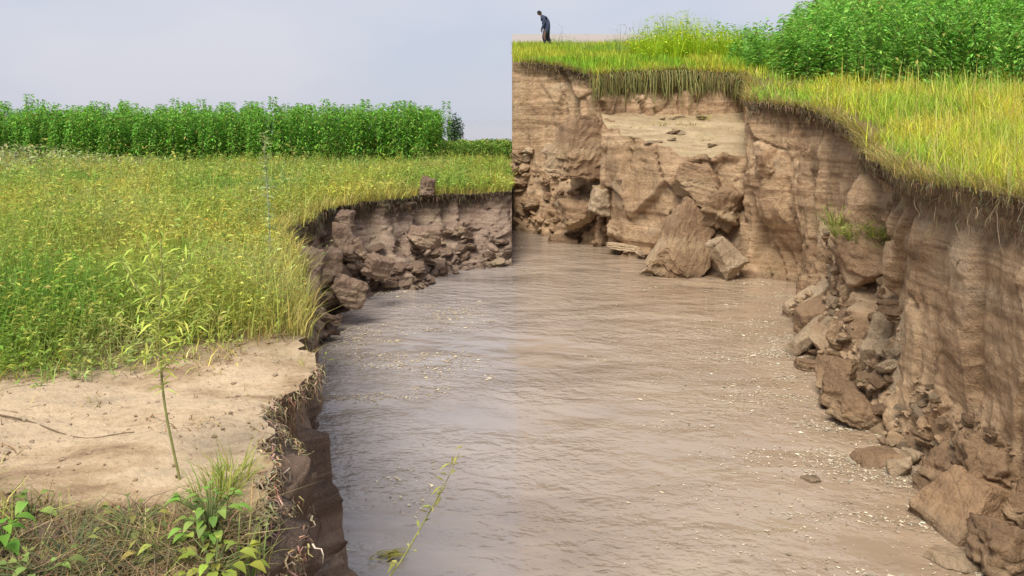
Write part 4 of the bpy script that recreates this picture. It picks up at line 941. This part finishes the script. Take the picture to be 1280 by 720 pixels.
# ================================================================== the walker on the skyline
def person(loc, rz, scale):
    vs = [(0, 0, .93), (.05, 0, 1.12), (.13, 0, 1.30), (.2, 0, 1.43), (.26, 0, 1.50),            # pelvis..neck base 0-4
          (.31, 0, 1.56),                                                                    # 5 neck top
          (.17, .19, 1.38), (.14, .23, 1.12), (.24, .22, .9), (.27, .21, .83),               # 6-9 left arm
          (.17, -.19, 1.38), (.07, -.24, 1.13), (.1, -.24, .89), (.12, -.23, .82),           # 10-13 right arm
          (.0, .1, .88), (.16, .1, .5), (.07, .1, .09), (.2, .1, .04),                         # 14-17
          (.0, -.1, .88), (-.02, -.1, .48), (-.2, -.1, .12), (-.09, -.1, .04)]               # 18-21
    es = [(0, 1), (1, 2), (2, 3), (3, 4), (4, 5), (3, 6), (6, 7), (7, 8), (8, 9), (3, 10), (10, 11), (11, 12), (12, 13), (0, 14), (14, 15), (15, 16), (16, 17), (0, 18), (18, 19), (19, 20), (20, 21)]
    rad = [.19, .19, .2, .17, .07, .055, .1, .08, .06, .035, .1, .08, .06, .035, .15, .115, .075, .05, .15, .115, .075, .05]
    for wi, sy in ((9, 1), (13, -1)):
        b = vs[wi]
        for k in range(5):
            i0 = len(vs); off = (k-2)*.016
            if k == 4:
                ch = [(b[0]+.03, b[1]-sy*.02, b[2]-.02), (b[0]+.05, b[1]-sy*.03, b[2]-.06)]
            else:
                ln = (.075, .09, .085, .065)[k]; ch = [(b[0]+off, b[1], b[2]-.06), (b[0]+off+.01, b[1]-sy*.01, b[2]-.06-ln)]
            vs += ch; rad += [.012, .009]; es += [(wi, i0), (i0, i0+1)]
    me = bpy.data.meshes.new('tmp'); me.from_pydata(vs, es, []); o = bpy.data.objects.new('tmp', me); col.objects.link(o)
    o.modifiers.new('s', 'SKIN'); sl = me.skin_vertices[0].data
    for i, r_ in enumerate(rad): sl[i].radius = (r_, r_*(1.15 if i in (1, 2) else 1.0))
    sl[0].use_root = True
    sub = o.modifiers.new('d', 'SUBSURF'); sub.levels = 2; sub.render_levels = 2
    bpy.context.view_layer.update()
    m2 = bpy.data.meshes.new_from_object(o.evaluated_get(bpy.context.evaluated_depsgraph_get())); bpy.data.objects.remove(o)
    # head: shaped sphere with brow, nose, chin, ears, joined into the same body mesh
    bm = bmesh.new(); bm.from_mesh(m2)
    hv, hf = ICO[4]; H = hv.copy()*np.array([.098, .078, .118]); fr = np.clip(hv[:, 0], 0, 1)
    H[:, 0] += .022*np.exp(-((hv[:, 1])/.16)**2-((hv[:, 2]+.12)/.22)**2)*(fr > .5)          # nose
    H[:, 0] -= .010*np.exp(-((np.abs(hv[:, 1])-.38)/.16)**2-((hv[:, 2]-.06)/.13)**2)*(fr > .3)  # eye sockets
    H[:, 0] -= .006*np.exp(-((hv[:, 1])/.3)**2-((hv[:, 2]+.5)/.06)**2)*(fr > .3)              # mouth
    H[:, 1] *= 1-.25*np.clip(-hv[:, 2], 0, 1); H[:, 1] += np.sign(hv[:, 1])*.018*np.exp(-((hv[:, 0])/.14)**2-((hv[:, 2])/.25)**2)*(np.abs(hv[:, 1]) > .8)
    ca_, sa = math.cos(.55), math.sin(.55)
    HX = H[:, 0]*ca_+H[:, 2]*sa; HZ = -H[:, 0]*sa+H[:, 2]*ca_; HH = np.stack([HX+.37, H[:, 1], HZ+1.63], 1)
    vv = [bm.verts.new(p) for p in HH]
    for f in hf: bm.faces.new([vv[i] for i in f])
    nb = bpy.data.meshes.new('person'); bm.to_mesh(nb); bm.free()
    for k in ('cloth', 'cloth2', 'skin'): nb.materials.append(M[k])
    for p in nb.polygons:
        c = p.center; p.use_smooth = True
        if c.x > .28 and c.z > 1.47: p.material_index = 2
        elif c.z < .86 and abs(c.y) > .19 and c.x > .08: p.material_index = 2
        elif c.z < .72: p.material_index = 1
    o = link('person', nb); o.location = loc; o.rotation_euler = (0, 0, rz); o.scale = (scale,)*3
    tag(o, 'person in dark navy clothes walking head down along the grassy bank top', 'person')
    m = (hv[:, 2] > -.15+.5*hv[:, 0]); keep = np.array([m[f].all() for f in hf]); Hh = HH+(HH-np.array([.37, 0, 1.63]))*.09
    hm = make_mesh('hair', Hh, hf[keep]); link('hair', hm, M['hair'], o)
pz = at(684, 60, 38); person((pz.x, 38, float(zr([pz.x], [38])[0])-.03), R(180), 1.0)
